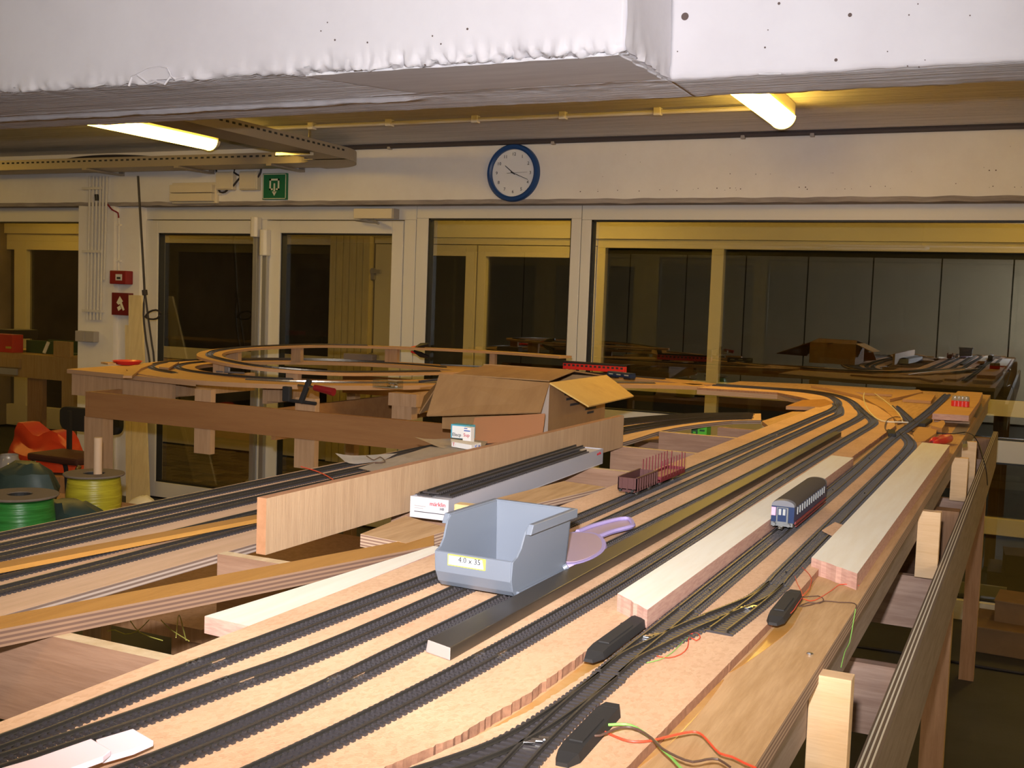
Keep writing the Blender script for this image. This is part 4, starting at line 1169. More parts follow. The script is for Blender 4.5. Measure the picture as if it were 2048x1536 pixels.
for s in (1, -1):
    ob('jaw', M().tube([c + V((-.02, 0, .006 * s)), c + V((.02, 0, .022 * s)), c + V((.065, 0, .032 * s))], [.006, .014, .008], 8), 'black', t, smooth=True)
    ob('jaw_tip', M().tube([c + V((-.035, 0, .010 * s)), c + V((-.005, 0, .016 * s))], .006, 8), 'red_bright', t)
c = az(445, 747, T + .002)
t = thing('small_clamp', 'small grey screw clamp lying on the loop bed', 'clamp', c)
ob('bar', M().tube([c + V((-.03, 0, .006)), c + V((.09, .02, .006))], .004, 6), 'metal_grey', t)
ob('jaw', M().obox(c + V((.02, .005, .022)), (.02, .012, .03), .3), 'metal_grey', t, bevel=.002)
ob('jaw', M().obox(c + V((.05, .01, .03)), (.04, .012, .012), .3), 'metal_grey', t, bevel=.002)
# red dish and small boards on the loop corner
c = az(255, 728, T)
tag(ob('red_dish', M().lathe([(0, .0), (.045, .0), (.062, .016), (.058, .017), (.042, .005), (0, .005)], (c.x, c.y, T - .002), 28), 'red_bright', smooth=True), 'shallow red dish on the corner board of the loop', 'dish')
m = M(); m.prism([(c.x - .09, c.y - .06), (c.x - .02, c.y - .09), (c.x + .0, c.y - .065), (c.x - .06, c.y - .02)], T - .002, T + .006)
tag(ob('wood_scrap', m, 'loop_ply'), 'small wood scrap beside the red dish', 'wood scrap')
m = M(); pts = [az(px, py, T + .006) for px, py in ((246, 753), (264, 753), (282, 738), (306, 729), (292, 727), (262, 735))]
m.extrude([(p.x, p.y, T + .0005) for p in pts], (0, 0, .008))
tag(ob('curved_offcut', m, ['loop_ply', 'loop_edge'], edge=True), 'curved plywood offcut hanging over the loop corner edge', 'board')
m = M(); pts = [az(px, py, T + .006) for px, py in ((318, 738), (337, 740), (358, 728), (338, 728))]
m.extrude([(p.x, p.y, T + .0065) for p in pts], (0, 0, .008))
tag(ob('curved_offcut', m, ['loop_ply', 'loop_edge'], edge=True), 'pale slip of plywood between the two loop tracks', 'board')
# grey ballast-like block and clear case
c = az(555, 729, T); tag(ob('grey_block', M().obox((c.x + .05, c.y + .6, T + .02), (.16, .05, .03), .1), 'flange', bevel=.003), 'rough grey block behind the raised track bed', 'block')
c = az(778, 776, T + .006)
t = thing('clear_case', 'small clear plastic case glittering on the loop track', 'case', (c.x, c.y, T + .006))
m = M().box(c.x - .055, c.x + .045, c.y - .02, c.y + .02, T + .007, T + .009)
ob('case_base', m, 'bottle', t)
ob('case_lid', M().box(c.x - .055, c.x + .045, c.y - .02, c.y + .02, T + .009, T + .034), 'glass1', t)
m = M()
for k in range(6): m.obox((c.x + .015 + .014 * (k % 3 - 1), c.y, T + .013 + .008 * (k // 3)), (.010, .012, .004), .3 * k)
ob('metal_pieces', m, 'screw', t)['kind'] = 'stuff'

# ---- red and blue vehicles waiting at the back
def simple_coach(label, c, L, h, body, roof, wx, ang, name='model_coach', wmat='ink', stripes=13):
    t = thing(name, label, 'model train', c); c = V(c)
    def bx(nm, sx, sy, sz, oz, mtn, dx=0, dy=0, par=t, bev=0):
        m = M(); m.obox((0, 0, 0), (sx, sy, sz)); 
        R_ = Matrix.Rotation(ang, 3, 'Z'); me = mesh_of(m, nm, mtn, bevel=bev)
        return put(nm, me, par, c + R_ @ V((dx, dy, 0)) + V((0, 0, oz)), (0, 0, ang))
    bx('body', L, .032, h * .6, .010 + h * .3, body, bev=.002)
    bx('roof', L, .031, h * .22, .010 + h * .71, roof, bev=.003)
    for k in range(stripes):
        bx('window', L / stripes * .55, .0326, h * .2, .010 + h * .42, wmat, dx=L * ((k + .5) / stripes - .5))
    for s in (-1, 1): bx('bogie', .045, .024, .010, .008, 'black_matte', dx=s * L * .34)
    return t
def yat(px0, px1, py, z):
    a, b = az(px0, py, z), az(px1, py, z); return a, b
xq = lambda px, y: ay(px, 745, y).x
y_r = 4.80
simple_coach('red model railcar at the back beside the window', (( xq(1122, y_r) + xq(1250, y_r)) / 2, y_r + .02, T + .006), xq(1250, y_r) - xq(1122, y_r), .046, 'red_bright', 'black_matte', 0, -.10, stripes=14)
y_b = 4.50
simple_coach('low blue model wagon in front of the red railcar', ((xq(1210, y_b) + xq(1276, y_b)) / 2, y_b, T + .006), xq(1276, y_b) - xq(1210, y_b), .026, 'coach_blue', 'coach_blue', 0, -.5, name='model_wagon', stripes=3, wmat='window_pale')

# ================================================================ CARDBOARD BOX AND PAPERS
z0 = LZ + .007; by = 2.65
xl = ay(884, 850, by).x; xr = ay(1096, 850, by).x; zt = ay(1096, 765, by).z; bd = .42
t = thing('cardboard_box', 'large open cardboard box with bent flaps standing on the yard tracks', 'box', ((xl + xr) / 2, by + bd / 2, z0))
th = .004
for nm, b in (('front_wall', (xl, xr, by, by + th, z0, zt)), ('back_wall', (xl, xr, by + bd - th, by + bd, z0, zt)), ('side_wall', (xl, xl + th, by + th, by + bd - th, z0, zt)), ('side_wall', (xr - th, xr, by + th, by + bd - th, z0, zt)), ('bottom', (xl, xr, by, by + bd, z0 - .003, z0))):
    ob(nm, M().box(*b), 'card', t)
def sheet(pts, th):
    a, b, c, d = [V(p) for p in pts]; n = (b - a).cross(d - a).normalized() * th
    return M().extrude([a, b, c, d], n)
fl_ = [(xl - .012, by - .002, zt + .004), (xr, by - .002, zt), ay(1081, 824, by - .10), ay(853, 831, by - .12)]
ob('front_flap', sheet(fl_, .004), ['card', 'card_edge'], t)
ob('side_flap', sheet([(xr + .001, by, zt), (xr + .001, by + bd, zt + .002), ay(1178, 812, by) + V((-.004, bd * .86, .004)), ay(1178, 812, by)], .004), 'card_in', t)
ob('side_flap', sheet([(xl, by + bd, zt), (xl, by, zt), ay(838, 826, by + .03), ay(848, 792, by + bd * .8)], .004), 'card', t)
ob('top_flap', sheet([(xl, by + bd, zt), (xr, by + bd, zt), (xr - .02, by + bd - .20, zt + .022), (xl + .02, by + bd - .22, zt + .025)], .004), 'card', t)
ob('top_flap', sheet([(xl + .02, by + .02, zt + .001), (xr - .01, by + .02, zt + .001), (xr - .02, by + bd - .19, zt + .020), (xl + .03, by + bd - .2, zt + .022)], .003), 'card', t)
ob('packing_tape', M().box(xr - .03, xr + .0005, by - .0015, by - .0003, z0 + .01, zt - .004), 'tape', t)
m = M()
for k, (u, v, w) in enumerate(((.25, .72, .2), (.28, .62, .25), (.35, .5, .16), (.6, .45, .22), (.62, .36, .2), (.66, .28, .12))):
    m.box(xr, xr + .0008, by + bd * u, by + bd * (u + w), z0 + (zt - z0) * v, z0 + (zt - z0) * (v + .045))
ob('print', m, 'ink', t)
cable('loose_rail', [ay(838, 763, 2.72), ay(900, 757, 2.80), ay(1010, 750, 2.95), ay(1130, 744, 3.12)], .0035, 'dark_cable', 'thin dark rail strip lying across the cardboard box top', 'rail', .05)
# brown card leaning in front, small packets
_a, _b, _c = ay(937, 888, 2.46), ay(1083, 880, 2.46), ay(1090, 827, 2.515)
t = ob('brown_card', sheet([_a, _b, _c, _a + (_c - _b) + V((.004, 0, .002))], -.003), 'hard_red')
tag(t, 'flat reddish brown card leaning against the cardboard box', 'card')
def packet(name, label, p, q, y, d, mats_, prints):
    a = ay(*p, y); b = ay(*q, y); zb = max(b.z, LZ + .001)
    t = thing(name, label, 'box', ((a.x + b.x) / 2, y, zb))
    ob('carton', M().box(a.x, b.x, y, y + d, zb, a.z), mats_, t, bevel=.001)
    for (u0, u1, v0, v1, mt_) in prints:
        ob('print', M().box(a.x + (b.x - a.x) * u0, a.x + (b.x - a.x) * u1, y - .0008, y + .0002, zb + (a.z - zb) * v0, zb + (a.z - zb) * v1), mt_, t)
    return t, a, b, zb
t, a, b, zb = packet('small_carton', 'small white carton with a pale blue border beside the cardboard box', (902, 848), (939, 879), 2.44, .03, 'blue_box', [(.08, .97, .03, .9, 'paper')])
text('lettering', 'Elecp', .012, 'ink', t, (a.x + .018, 2.4385, zb + .009), FACE_CAM, .0003)
t, a, b, zb = packet('small_carton', 'narrow white carton with red and blue print before the brown card', (926, 854), (941, 889), 2.40, .02, 'paper', [(.15, .9, .76, .82, 'blue_ink'), (.15, .55, .9, .95, 'blue_ink')])
text('lettering', 'Sup', .012, 'red_ink', t, ((a.x + b.x) / 2, 2.3985, zb + .022), FACE_CAM, .0003)
p = [az(px, py, LZ + .014) for px, py in ((901, 884), (962, 892), (943, 897), (903, 890))]
t = tag(ob('flat_packet', M().extrude([(q.x, q.y, LZ + .010) for q in p], (0, 0, .012)), 'paper', bevel=.0008), 'flat white packet with red lettering lying on the kraft paper', 'packet')
a = p[3]; text('lettering', 'Temper', .011, 'red_ink', t, (a.x + .022, a.y - .004, LZ + .0165), FACE_CAM, .0003); text('lettering', 'MAXX 8', .011, 'blue_ink', t, (a.x + .058, a.y - .003, LZ + .0165), FACE_CAM, .0003)
def curl(pts, lift, zb, n=8, name='paper_sheet', mt_='paper', label='', cat='paper'):
    """quad sheet with a lifted edge at pts[0]-pts[3]"""
    a, b, c, d = [V((p.x, p.y, 0)) for p in pts]; m = M(); g = []
    for i in range(n + 1):
        u = i / n; r = []
        for j in range(n + 1):
            v = j / n; p = a.lerp(b, u).lerp(d.lerp(c, u), v)
            zz = zb + lift * max(0, 1 - u * 2.5) ** 2 + .0015 * NZ.noise(V((p.x * 14, p.y * 14, 4)))
            r.append(m.b.verts.new((p.x, p.y, zz)))
        g.append(r)
    for i in range(n):
        for j in range(n): m.b.faces.new((g[i][j], g[i + 1][j], g[i + 1][j + 1], g[i][j + 1]))
    r = bmesh.ops.solidify(m.b, geom=list(m.b.faces), thickness=.0012)
    return tag(ob(name, m, mt_), label, cat)
pz = LZ + .0075
curl([az(828, 884, pz), az(985, 868, pz), az(960, 905, pz), az(852, 893, pz)], .012, pz, mt_='kraft', label='pale kraft paper with a curled corner by the cardboard box')
curl([az(716, 936, pz), az(860, 893, pz), az(945, 900, pz), az(742, 943, pz)], .0, pz, mt_='kraft', label='long strip of pale paper along the upright plank')
curl([az(670, 915, pz), az(795, 909, pz), az(760, 925, pz), az(690, 933, pz)], .008, pz + .002, mt_='paper', label='white paper sheet with a lifted corner on the yard tracks')
cable('thin_wire', [az(602, 933, 1.015), az(640, 945, 1.016), az(668, 962, 1.016), az(650, 970, 1.016)], .0012, 'red_wire', 'thin red wire lying over the yard tracks', 'wire', .01, 5)
cable('thin_wire', [az(733, 912, 1.018), az(748, 920, 1.017), az(760, 914, 1.02), az(770, 924, 1.017), az(750, 926, 1.017)], .0012, 'brown_wire', 'thin brown wire crumpled on the white paper', 'wire', .01, 5)

# white carton of flexible track
A = V((-.901, 1.542, 0)); ang = math.atan2(.029, .77)
mb = thing('track_carton', 'long white carton holding lengths of track beside the upright plank', 'box', (-.875, 1.93, JT))
W_, L_, H_ = .069, .775, .034
Rz = Matrix.Rotation(ang, 3, 'Z')
def loc_(x, y, z): return Rz @ V((x, y, 0)) + V((-.9015, 1.542, JT + .001 + z))
def cbox(name, b, mtn, par=mb, bev=0):
    m = M(); q = []
    for z in (b[4], b[5]):
        for x, y in ((b[0], b[2]), (b[1], b[2]), (b[1], b[3]), (b[0], b[3])): q.append(loc_(x, y, z))
    m.hexa(q); return ob(name, m, mtn, par, bevel=bev)
cbox('carton_bottom', (0, W_, 0, L_, 0, .002), 'mbox')
cbox('carton_end', (0, W_, 0, .002, .002, H_), 'mbox'); cbox('carton_end', (0, W_, L_ - .002, L_, .002, H_), 'mbox_side')
cbox('carton_side', (0, .002, .002, L_ - .002, .002, H_), 'mbox_side'); cbox('carton_side', (W_ - .002, W_, .002, L_ - .002, .002, H_), 'mbox_side')
cbox('carton_top', (.002, W_ - .002, .002, L_ - .002, H_ - .004, H_ - .002), 'mbox')
text('lettering', 'märklin', .0095, 'red_ink', mb, loc_(.050, -.0006, .025), (math.pi / 2, 0, ang), .0003)
text('lettering', 'H0', .006, 'ink', mb, loc_(.058, -.0006, .018), (math.pi / 2, 0, ang), .0003)
text('lettering', 'märklin', .009, 'red_ink', mb, loc_(W_ + .0006, L_ - .03, .026), (math.pi / 2, 0, math.pi / 2 + ang), .0003)
cbox('print_line', (.008, .066, -.0006, .0002, .0095, .0105), 'ink')
cbox('print_line', (.008, .028, -.0006, .0002, .019, .0197), 'grey_pl'); cbox('print_line', (.008, .024, -.0006, .0002, .0155, .0161), 'grey_pl')
for k, (dx, y0_, y1_, dz) in enumerate(((.014, .02, .73, 0), (.030, .015, .725, .0062), (.047, .03, .70, 0))):
    a = loc_(dx, y0_, H_ - .0015 + dz); b = loc_(dx, y1_, H_ - .0015 + dz)
    nm = ['loose length of track on the carton, the one against the upright plank', 'loose length of track lying on top of the other two on the carton', 'loose length of track along the open side of the carton'][k]
    track(nm, [tuple(a), tuple(a.lerp(b, .5)), tuple(b)], 0, light=True, name='loose_track')
# sponge
c = az(943, 1014, 1.042)
tag(ob('sponge', M().obox((c.x, c.y, JT + .034), (.05, .022, .012), .05), 'foam_y', bevel=.002), 'small yellow sponge at the open end of the white carton', 'sponge')

# ================================================================ ON THE MAIN TABLE
# pale planks
def plank(label, x0, x1, yl, yr, yf, zb, zt, name='pale_plank'):
    m = M(); n = 9; near = [(x0 + (x1 - x0) * k / n, yl + (yr - yl) * k / n + .003 * NZ.noise(V((k * 3.3, 2, yl)))) for k in range(n + 1)]
    m.prism(near + [(x1, yf - .01), (x0, yf)], zb, zt)
    return tag(ob(name, m, ['cream', 'cream_edge'], edge=True), label, 'plank')
plank('pale cream plank lying between the fourth main track and the coach', -.381, -.334, 1.087, 1.045, 2.42, T + .0003, T + .019)
plank('pale cream plank lying on the deck beside the outer edge blocks', -.2405, -.1765, 1.418, 1.362, 2.90, PL + .0003, PL + .0205)
# black bar
zb = T + .0005
m = M().hexa([(-.4835, .862, zb), (-.4525, .852, zb), (-.4475, 2.98, zb), (-.4665, 2.985, zb), (-.4815, .862, zb + .012), (-.4525, .852, zb + .012), (-.4475, 2.98, zb + .012), (-.4645, 2.985, zb + .012)])
me = mesh_of(m, 'black_bar', ['bar', 'bar_end'], bevel=.0012)
for p in me.polygons:
    if p.normal.y < -.7: p.material_index = 1
tag(put('black_bar', me), 'long black painted bar with a bare sawn end between the tracks', 'bar')
# cork pad
m = M(); m.extrude([az(px, py, T + .0075) for px, py in ((1644, 1060), (1670, 1044), (1692, 1052), (1668, 1072))], (0, 0, -.0015))
tag(ob('cork_pad', m, 'particle'), 'small square of cork laid across the track', 'pad')
# pinkish foam boards in the corner
m = M(); m.extrude([az(px, py, T + .012) for px, py in ((192, 1479), (266, 1457), (307, 1481), (268, 1498), (205, 1516))], (0, 0, -.004))
tag(ob('foam_board', m, 'pink', bevel=.0006), 'small pinkish white board lying across the second main track', 'board')
m = M(); m.extrude([az(px, py, T + .0165) for px, py in ((-20, 1542), (70, 1516), (182, 1477), (222, 1500), (206, 1513), (110, 1548), (60, 1570), (-20, 1580))], (0, 0, -.004))
tag(ob('foam_board', m, 'pink', bevel=.0006), 'long pinkish white board overlapping the small one', 'board')

# ---- parts bin
bn = thing('parts_bin', 'blue grey plastic parts bin with an open front standing on the tracks', 'bin', (-.535, 1.13, T + .0062))
zb = T + .0062
AX = V((-.579, 1.052, zb)); bang = math.radians(-1.5)
Rb = Matrix.Rotation(bang, 3, 'Z')
def bp(x, y, z): return Rb @ V((x, y, 0)) + V((AX.x, AX.y, zb + z))
bw, bl, bh, tw = .092, .140, .074, .0022
def quadsolid(pts, th_): return sheet(pts, th_)
# side profile: low front lip, S curve up to the rim
prof = [(0.010, 0), (bl, 0), (bl + .004, bh), (.032, bh), (.024, bh - .006), (.021, .062), (.016, .051), (.008, .043), (-.002, .0395), (-.002, .020), (.004, .006)]
for nm, x, sx in (('side_wall', 0, -1), ('side_wall', bw, 1)):
    m = M(); pts = []
    for y, z in prof:
        flare = .004 * z / bh
        pts.append(bp(x + sx * flare, y, z))
    n = (bp(sx * -tw, 0, 0) - bp(0, 0, 0)); m.extrude(pts, n)
    ob(nm, m, 'bin', bn, bevel=.0004)
ob('back_wall', M().hexa([bp(0, bl - tw, 0), bp(bw, bl - tw, 0), bp(bw, bl, 0), bp(0, bl, 0), bp(-.004, bl + .002, bh), bp(bw + .004, bl + .002, bh), bp(bw + .004, bl + .004, bh), bp(-.004, bl + .004, bh)]), 'bin', bn)
ob('bottom', M().hexa([bp(.001, .010, .001), bp(bw - .001, .010, .001), bp(bw - .001, bl - .001, .001), bp(.001, bl - .001, .001), bp(.001, .008, .003), bp(bw - .001, .008, .003), bp(bw - .001, bl - .001, .003), bp(.001, bl - .001, .003)]), 'bin', bn)
m = M(); fr = [(.010, .000), (.004, .006), (.000, .013), (-.003, .018), (-.003, .0395), (-.0005, .0405), (-.0005, .019), (.003, .013), (.007, .008), (.012, .003)]
m.extrude([bp(.0, y, z) for y, z in fr], bp(bw, 0, 0) - bp(0, 0, 0))
ob('front_lip', m, 'bin', bn, bevel=.0005)
# rolled rim
for sx, x in ((-1, -.004), (1, bw + .004)):
    m = M(); x0, x1 = sorted((x - sx * .001, x + sx * .0055))
    m.hexa([bp(x0, .024, bh - .009), bp(x1, .024, bh - .009), bp(x1, bl + .009, bh - .009), bp(x0, bl + .009, bh - .009), bp(x0, .030, bh + .0015), bp(x1, .030, bh + .0015), bp(x1, bl + .009, bh + .0015), bp(x0, bl + .009, bh + .0015)])
    ob('rim', m, 'bin', bn, bevel=.0009)
m = M(); m.hexa([bp(-.004, bl + .003, bh - .009), bp(bw + .004, bl + .003, bh - .009), bp(bw + .004, bl + .009, bh - .009), bp(-.004, bl + .009, bh - .009), bp(-.004, bl + .003, bh + .0015), bp(bw + .004, bl + .003, bh + .0015), bp(bw + .004, bl + .009, bh + .0015), bp(-.004, bl + .009, bh + .0015)])
ob('rim', m, 'bin', bn, bevel=.0009)
ob('foot_rail', M().hexa([bp(bw, .012, 0), bp(bw + .004, .012, 0), bp(bw + .004, bl + .004, 0), bp(bw, bl + .004, 0), bp(bw, .012, .005), bp(bw + .0035, .012, .005), bp(bw + .0035, bl + .004, .005), bp(bw, bl + .004, .005)]), 'bin', bn, bevel=.0008)
ob('foot_peg', M().cyl(bp(bw + .001, bl - .006, .006), bp(bw + .005, bl - .004, .009), .004, 10), 'bin', bn)
ob('divider_slot', M().box(*[v for v in (bp(.047, bl - .0045, 0).x, bp(.052, 0, 0).x)], bp(.05, bl - .0055, 0).y, bp(.05, bl - .0022, 0).y, zb + .004, zb + .026), 'bin', bn)
lb = ob('label_holder', M().hexa([bp(.016, -.0045, .0265), bp(.062, -.0045, .0265), bp(.062, -.003, .0265), bp(.016, -.003, .0265), bp(.016, -.0045, .0388), bp(.062, -.0045, .0388), bp(.062, -.003, .0388), bp(.016, -.003, .0388)]), 'label', bn)
ob('label_paper', M().hexa([bp(.0175, -.0052, .0278), bp(.0605, -.0052, .0278), bp(.0605, -.0042, .0278), bp(.0175, -.0042, .0278), bp(.0175, -.0052, .0376), bp(.0585, -.0052, .0376), bp(.0585, -.0042, .0376), bp(.0175, -.0042, .0376)]), 'label_w', lb)
text('lettering', '4.0 x 35', .0085, 'ink', lb, bp(.0435, -.0056, .0345), (math.pi / 2, 0, bang), .0002)
text('lettering', 'schroef', .0045, 'grey_pl', lb, bp(.029, -.0056, .0305), (math.pi / 2, 0, bang), .0002)
m = M()
for k in range(26): m.obox(bp(.060 + random.uniform(-.008, .010), .085 + random.uniform(-.014, .012), .005 + random.uniform(0, .012)), (.012, .0022, .0022), random.uniform(0, 3), random.uniform(-.6, .6))
o = ob('screw_pile', m, 'black', None); o['kind'] = 'stuff'; tag(o, 'small heap of dark screws inside the blue grey bin', 'screws')

# ---- lilac hand mirror
zb = T + .006
t = thing('hand_mirror', 'lilac plastic hand mirror with a slotted handle beside the bin', 'mirror', az(1160, 1100, zb))
hp = [az(px, py, zb + .008) for px, py in ((1118, 1068), (1150, 1062), (1188, 1064), (1205, 1075), (1209, 1090), (1200, 1104), (1175, 1118), (1145, 1126), (1118, 1124), (1100, 1110), (1100, 1082))]
sm = spline(hp + [hp[0]], .004)[:-1]
cx = sum((p for p in hp), V((0, 0, 0))) / len(hp)
m = M(); m.extrude([(p.x, p.y, zb) for p in sm], (0, 0, .007))
ob('mirror_back', m, 'lilac', t)
m = M(); m.extrude([(cx.x + (p.x - cx.x) * .90, cx.y + (p.y - cx.y) * .90, zb + .007) for p in sm], (0, 0, .0006)); ob('mirror_face', m, 'lilac_face', t)
m = M(); hr_ = [(p.x, p.y, zb + .0036) for p in sm + [sm[0]]]
m.tube(hr_, .0035, 6); ob('mirror_rim', m, 'lilac', t, smooth=True)
hpts = [az(px, py, zb + .004) for px, py in ((1155, 1064), (1186, 1052), (1235, 1039), (1257, 1038), (1265, 1046), (1262, 1053), (1225, 1063), (1196, 1074))]
ob('handle_rim', M().tube(spline(hpts, .006), .0035, 6), 'lilac', t, smooth=True)
m = M(); m.extrude([(p.x, p.y, zb + .0005) for p in hpts], (0, 0, .002)); ob('handle_web', m, 'lilac_face', t)

# ---- passenger coach
RZ = T + .0058
def coach(label, x, y0, y1):
    t = thing('model_coach', label, 'model train', (x, (y0 + y1) / 2, RZ))
    zf = RZ + .0105; zs = RZ + .034; w = .0165
    ob('body', M().box(x - w, x + w, y0, y1, zf, zs), 'coach_blue', t)
    m = M(); n = 12; pr = [(w * 1.02 * math.cos(math.pi * k / n), .0095 * math.sin(math.pi * k / n) ** .75) for k in range(n + 1)]
    rs = [[m.b.verts.new((x + a, y, zs + b)) for a, b in pr] for y in (y0 + .010, y1 - .010)]
    for k in range(n): m.b.faces.new((rs[0][k], rs[0][k + 1], rs[1][k + 1], rs[1][k]))
    ob('roof', m, 'coach_roof', t, smooth=True)
    for ya, yb in ((y0 - .0004, y0 + .0102), (y1 + .0004, y1 - .0102)):
        m = M(); a = [m.b.verts.new((x + p * .98, ya, zs + q * .92)) for p, q in pr]; b = [m.b.verts.new((x + p, yb, zs + q)) for p, q in pr]
        for k in range(n): m.b.faces.new((a[k], a[k + 1], b[k + 1], b[k]))
        m.b.faces.new(a); m.b.faces.new((b[0], b[-1], a[-1], a[0]))
        ob('roof_end', m, 'coach_end', t, smooth=True)
    wn = mesh_of(M().box(-.0006, .0006, -.0022, .0022, 0, .0105), 'window', 'window_pale')
    L = y1 - y0
    for s in (-1, 1):
        for k in range(13): put('window', wn, t, (x + s * (w + .0003), y0 + L * (.09 + .82 * k / 12), zf + .0105))
        ob('red_stripe', M().box(x + s * (w + .0002) - .0008, x + s * (w + .0002) + .0008, y0 + .008, y1 - .008, zf - .0025, zf + .0015), 'coach_red', t)
        ob('step_board', M().box(x + s * (w + .001) - .0008, x + s * (w + .001) + .0008, y0 + .012, y1 - .012, zf - .0065, zf - .005), 'coach_red', t)
    e = y0
    ob('gangway', M().box(x - .0085, x + .0085, e - .0035, e, zf - .002, zs - .001), 'coach_grey', t, bevel=.0006)
    dr = ob('end_door', M().box(x - .0062, x + .0062, e - .0048, e - .0034, zf + .002, zs - .002), 'coach_blue', t)
    for s in (-1, 1): ob('pane', M().box(x + s * .003 - .0019, x + s * .003 + .0019, e - .0054, e - .0046, zf + .0115, zf + .0205), 'window_pale', dr)
    ob('end_window', M().box(x - .0162, x - .0100, e - .0008, e, zf + .0095, zs - .002), 'coach_pink', t)
    ob('buffer_beam', M().box(x - w + .001, x + w - .001, e - .003, e, zf - .005, zf + .0005), 'coach_grey', t)
    for s in (-1, 1): ob('buffer', M().cyl((x + s * .0105, e - .010, zf - .002), (x + s * .0105, e - .003, zf - .002), .0026, 10), 'coach_grey', t)
    ob('coupling', M().box(x - .003, x + .003, e - .014, e, RZ + .003, RZ + .0065), 'chrome', t)
    for yc in (y0 + .05, y1 - .05):
        bg = ob('bogie', M().box(x - .013, x + .013, yc - .025, yc + .025, RZ + .0045, zf - .001), 'black_matte', t)
        for yy in (yc - .016, yc + .016):
            for s in (-1, 1): ob('wheel', M().cyl((x + s * .0075, yy, RZ + .0052), (x + s * .0098, yy, RZ + .0052), .0052, 14), 'gallery', bg)
    return t
coach('dark blue model passenger coach with a brown roof and red stripe', -.3165, 1.605, 1.875)

# ---- goods wagons
def wagon_frame(t, x, y0, y1, mtn):
    zf = RZ + .0105
    ob('chassis', M().box(x - .0135, x + .0135, y0, y1, zf - .004, zf), mtn, t)
    for yy in (y0 + .022, y1 - .022):
        for s in (-1, 1):
            ob('wheel', M().cyl((x + s * .0075, yy, RZ + .0052), (x + s * .0098, yy, RZ + .0052), .0052, 14), 'gallery', t)
            ob('axle_box', M().box(x + s * .012 - .001, x + s * .012 + .001, yy - .004, yy + .004, RZ + .003, zf - .003), 'black_matte', t)
    for e, s in ((y0, -1), (y1, 1)):
        for q in (-1, 1): ob('buffer', M().cyl((x + q * .0105, e, zf - .001), (x + q * .0105, e + s * .006, zf - .001), .0022, 8), 'black_matte', t)
    return zf
x = -.5995; y0, y1 = 1.735, 1.845
t = thing('gondola_wagon', 'brown open model goods wagon with ribbed sides', 'model train', (x, 1.79, RZ))
zf = wagon_frame(t, x, y0, y1, 'gondola')
w = .0165; h = .020
ob('floor', M().box(x - w, x + w, y0, y1, zf, zf + .0015), 'gondola_in', t)
for s in (-1, 1):
    sd = ob('side', M().box(min(x + s * w, x + s * (w - .0015)), max(x + s * w, x + s * (w - .0015)), y0, y1, zf, zf + h), 'gondola', t)
    for k in range(9):
        yy = y0 + .004 + (y1 - y0 - .008) * k / 8
        ob('rib', M().box(min(x + s * w, x + s * (w + .0015)), max(x + s * w, x + s * (w + .0015)), yy - .0012, yy + .0012, zf - .002, zf + h - .001), 'gondola', sd)
    ob('top_rail', M().box(min(x + s * (w + .001), x + s * (w - .002)), max(x + s * (w + .001), x + s * (w - .002)), y0, y1, zf + h, zf + h + .0012), 'gondola', sd)
for e in (y0, y1 - .0015):
    en = ob('end', M().box(x - w, x + w, e, e + .0015, zf, zf + h), 'gondola', t)
    for k in (-1, 0, 1): ob('rib', M().box(x + k * .010 - .001, x + k * .010 + .001, e - .0012, e + .0027, zf - .002, zf + h - .001), 'gondola', en)
y0, y1 = 1.862, 2.01
t = thing('stake_wagon', 'red model flat wagon with upright stakes coupled behind the brown one', 'model train', (x, 1.96, RZ))
zf = wagon_frame(t, x, y0, y1, 'stake')
ob('deck', M().box(x - w, x + w, y0, y1, zf, zf + .0015), 'pale_ply_edge', t)
for s in (-1, 1): ob('side_sill', M().box(min(x + s * w, x + s * (w + .001)), max(x + s * w, x + s * (w + .001)), y0, y1, zf - .003, zf + .006), 'stake', t)
for e in (y0, y1 - .001): ob('end_board', M().box(x - w, x + w, e, e + .001, zf, zf + .007), 'stake', t)
sk = mesh_of(M().box(-.0007, .0007, -.0009, .0009, 0, .033), 'stake', 'stake')
for s in (-1, 1):
    for k in range(9): put('stake', sk, t, (x + s * (w + .0007), y0 + .004 + (y1 - y0 - .008) * k / 8, zf + .002))
for k in (-.6, .6):
    put('stake', sk, t, (x + k * w, y1 + .0012, zf + .002))

# ---- odds and ends at the far end of the main table
def slab(name, label, pxs, zt_, th_, mats_, cat='board', edge=True):
    m = M(); m.extrude([(lambda q: (q.x, q.y, zt_ - th_))(az(px, py, zt_)) for px, py in pxs], (0, 0, th_))
    return tag(ob(name, m, mats_, edge=edge), label, cat)
slab('stacked_board', 'lower board of the stack under the red screw bottles', [(1868, 832), (1940, 836), (1957, 806), (1966, 788), (1917, 785)], PL + .019, .0185, ['ply', 'ply_edge'])
slab('stacked_board', 'upper board of the stack carrying the red screw bottles', [(1865, 827), (1938, 831), (1958, 803), (1965, 785), (1916, 782)], PL + .0375, .018, ['loop_ply', 'cream_edge'])
zb = PL + .038
for k in range(4):
    p = az(1909 + 7.5 * k, 812 + k * .6, zb)
    t = thing('screw_bottle', 'small clear capped bottle of red liquid, one of a row on the stacked boards', 'bottle', p, 'row of small red bottles')
    ob('bottle_body', M().lathe([(0, 0), (.011, 0), (.011, .018), (.010, .019), (0, .019)], p, 14), 'red_bright', t, smooth=True)
    ob('bottle_top', M().lathe([(.010, .0192), (.011, .022), (.009, .034), (.004, .036), (0, .036)], p, 14), 'bottle', t, smooth=True)
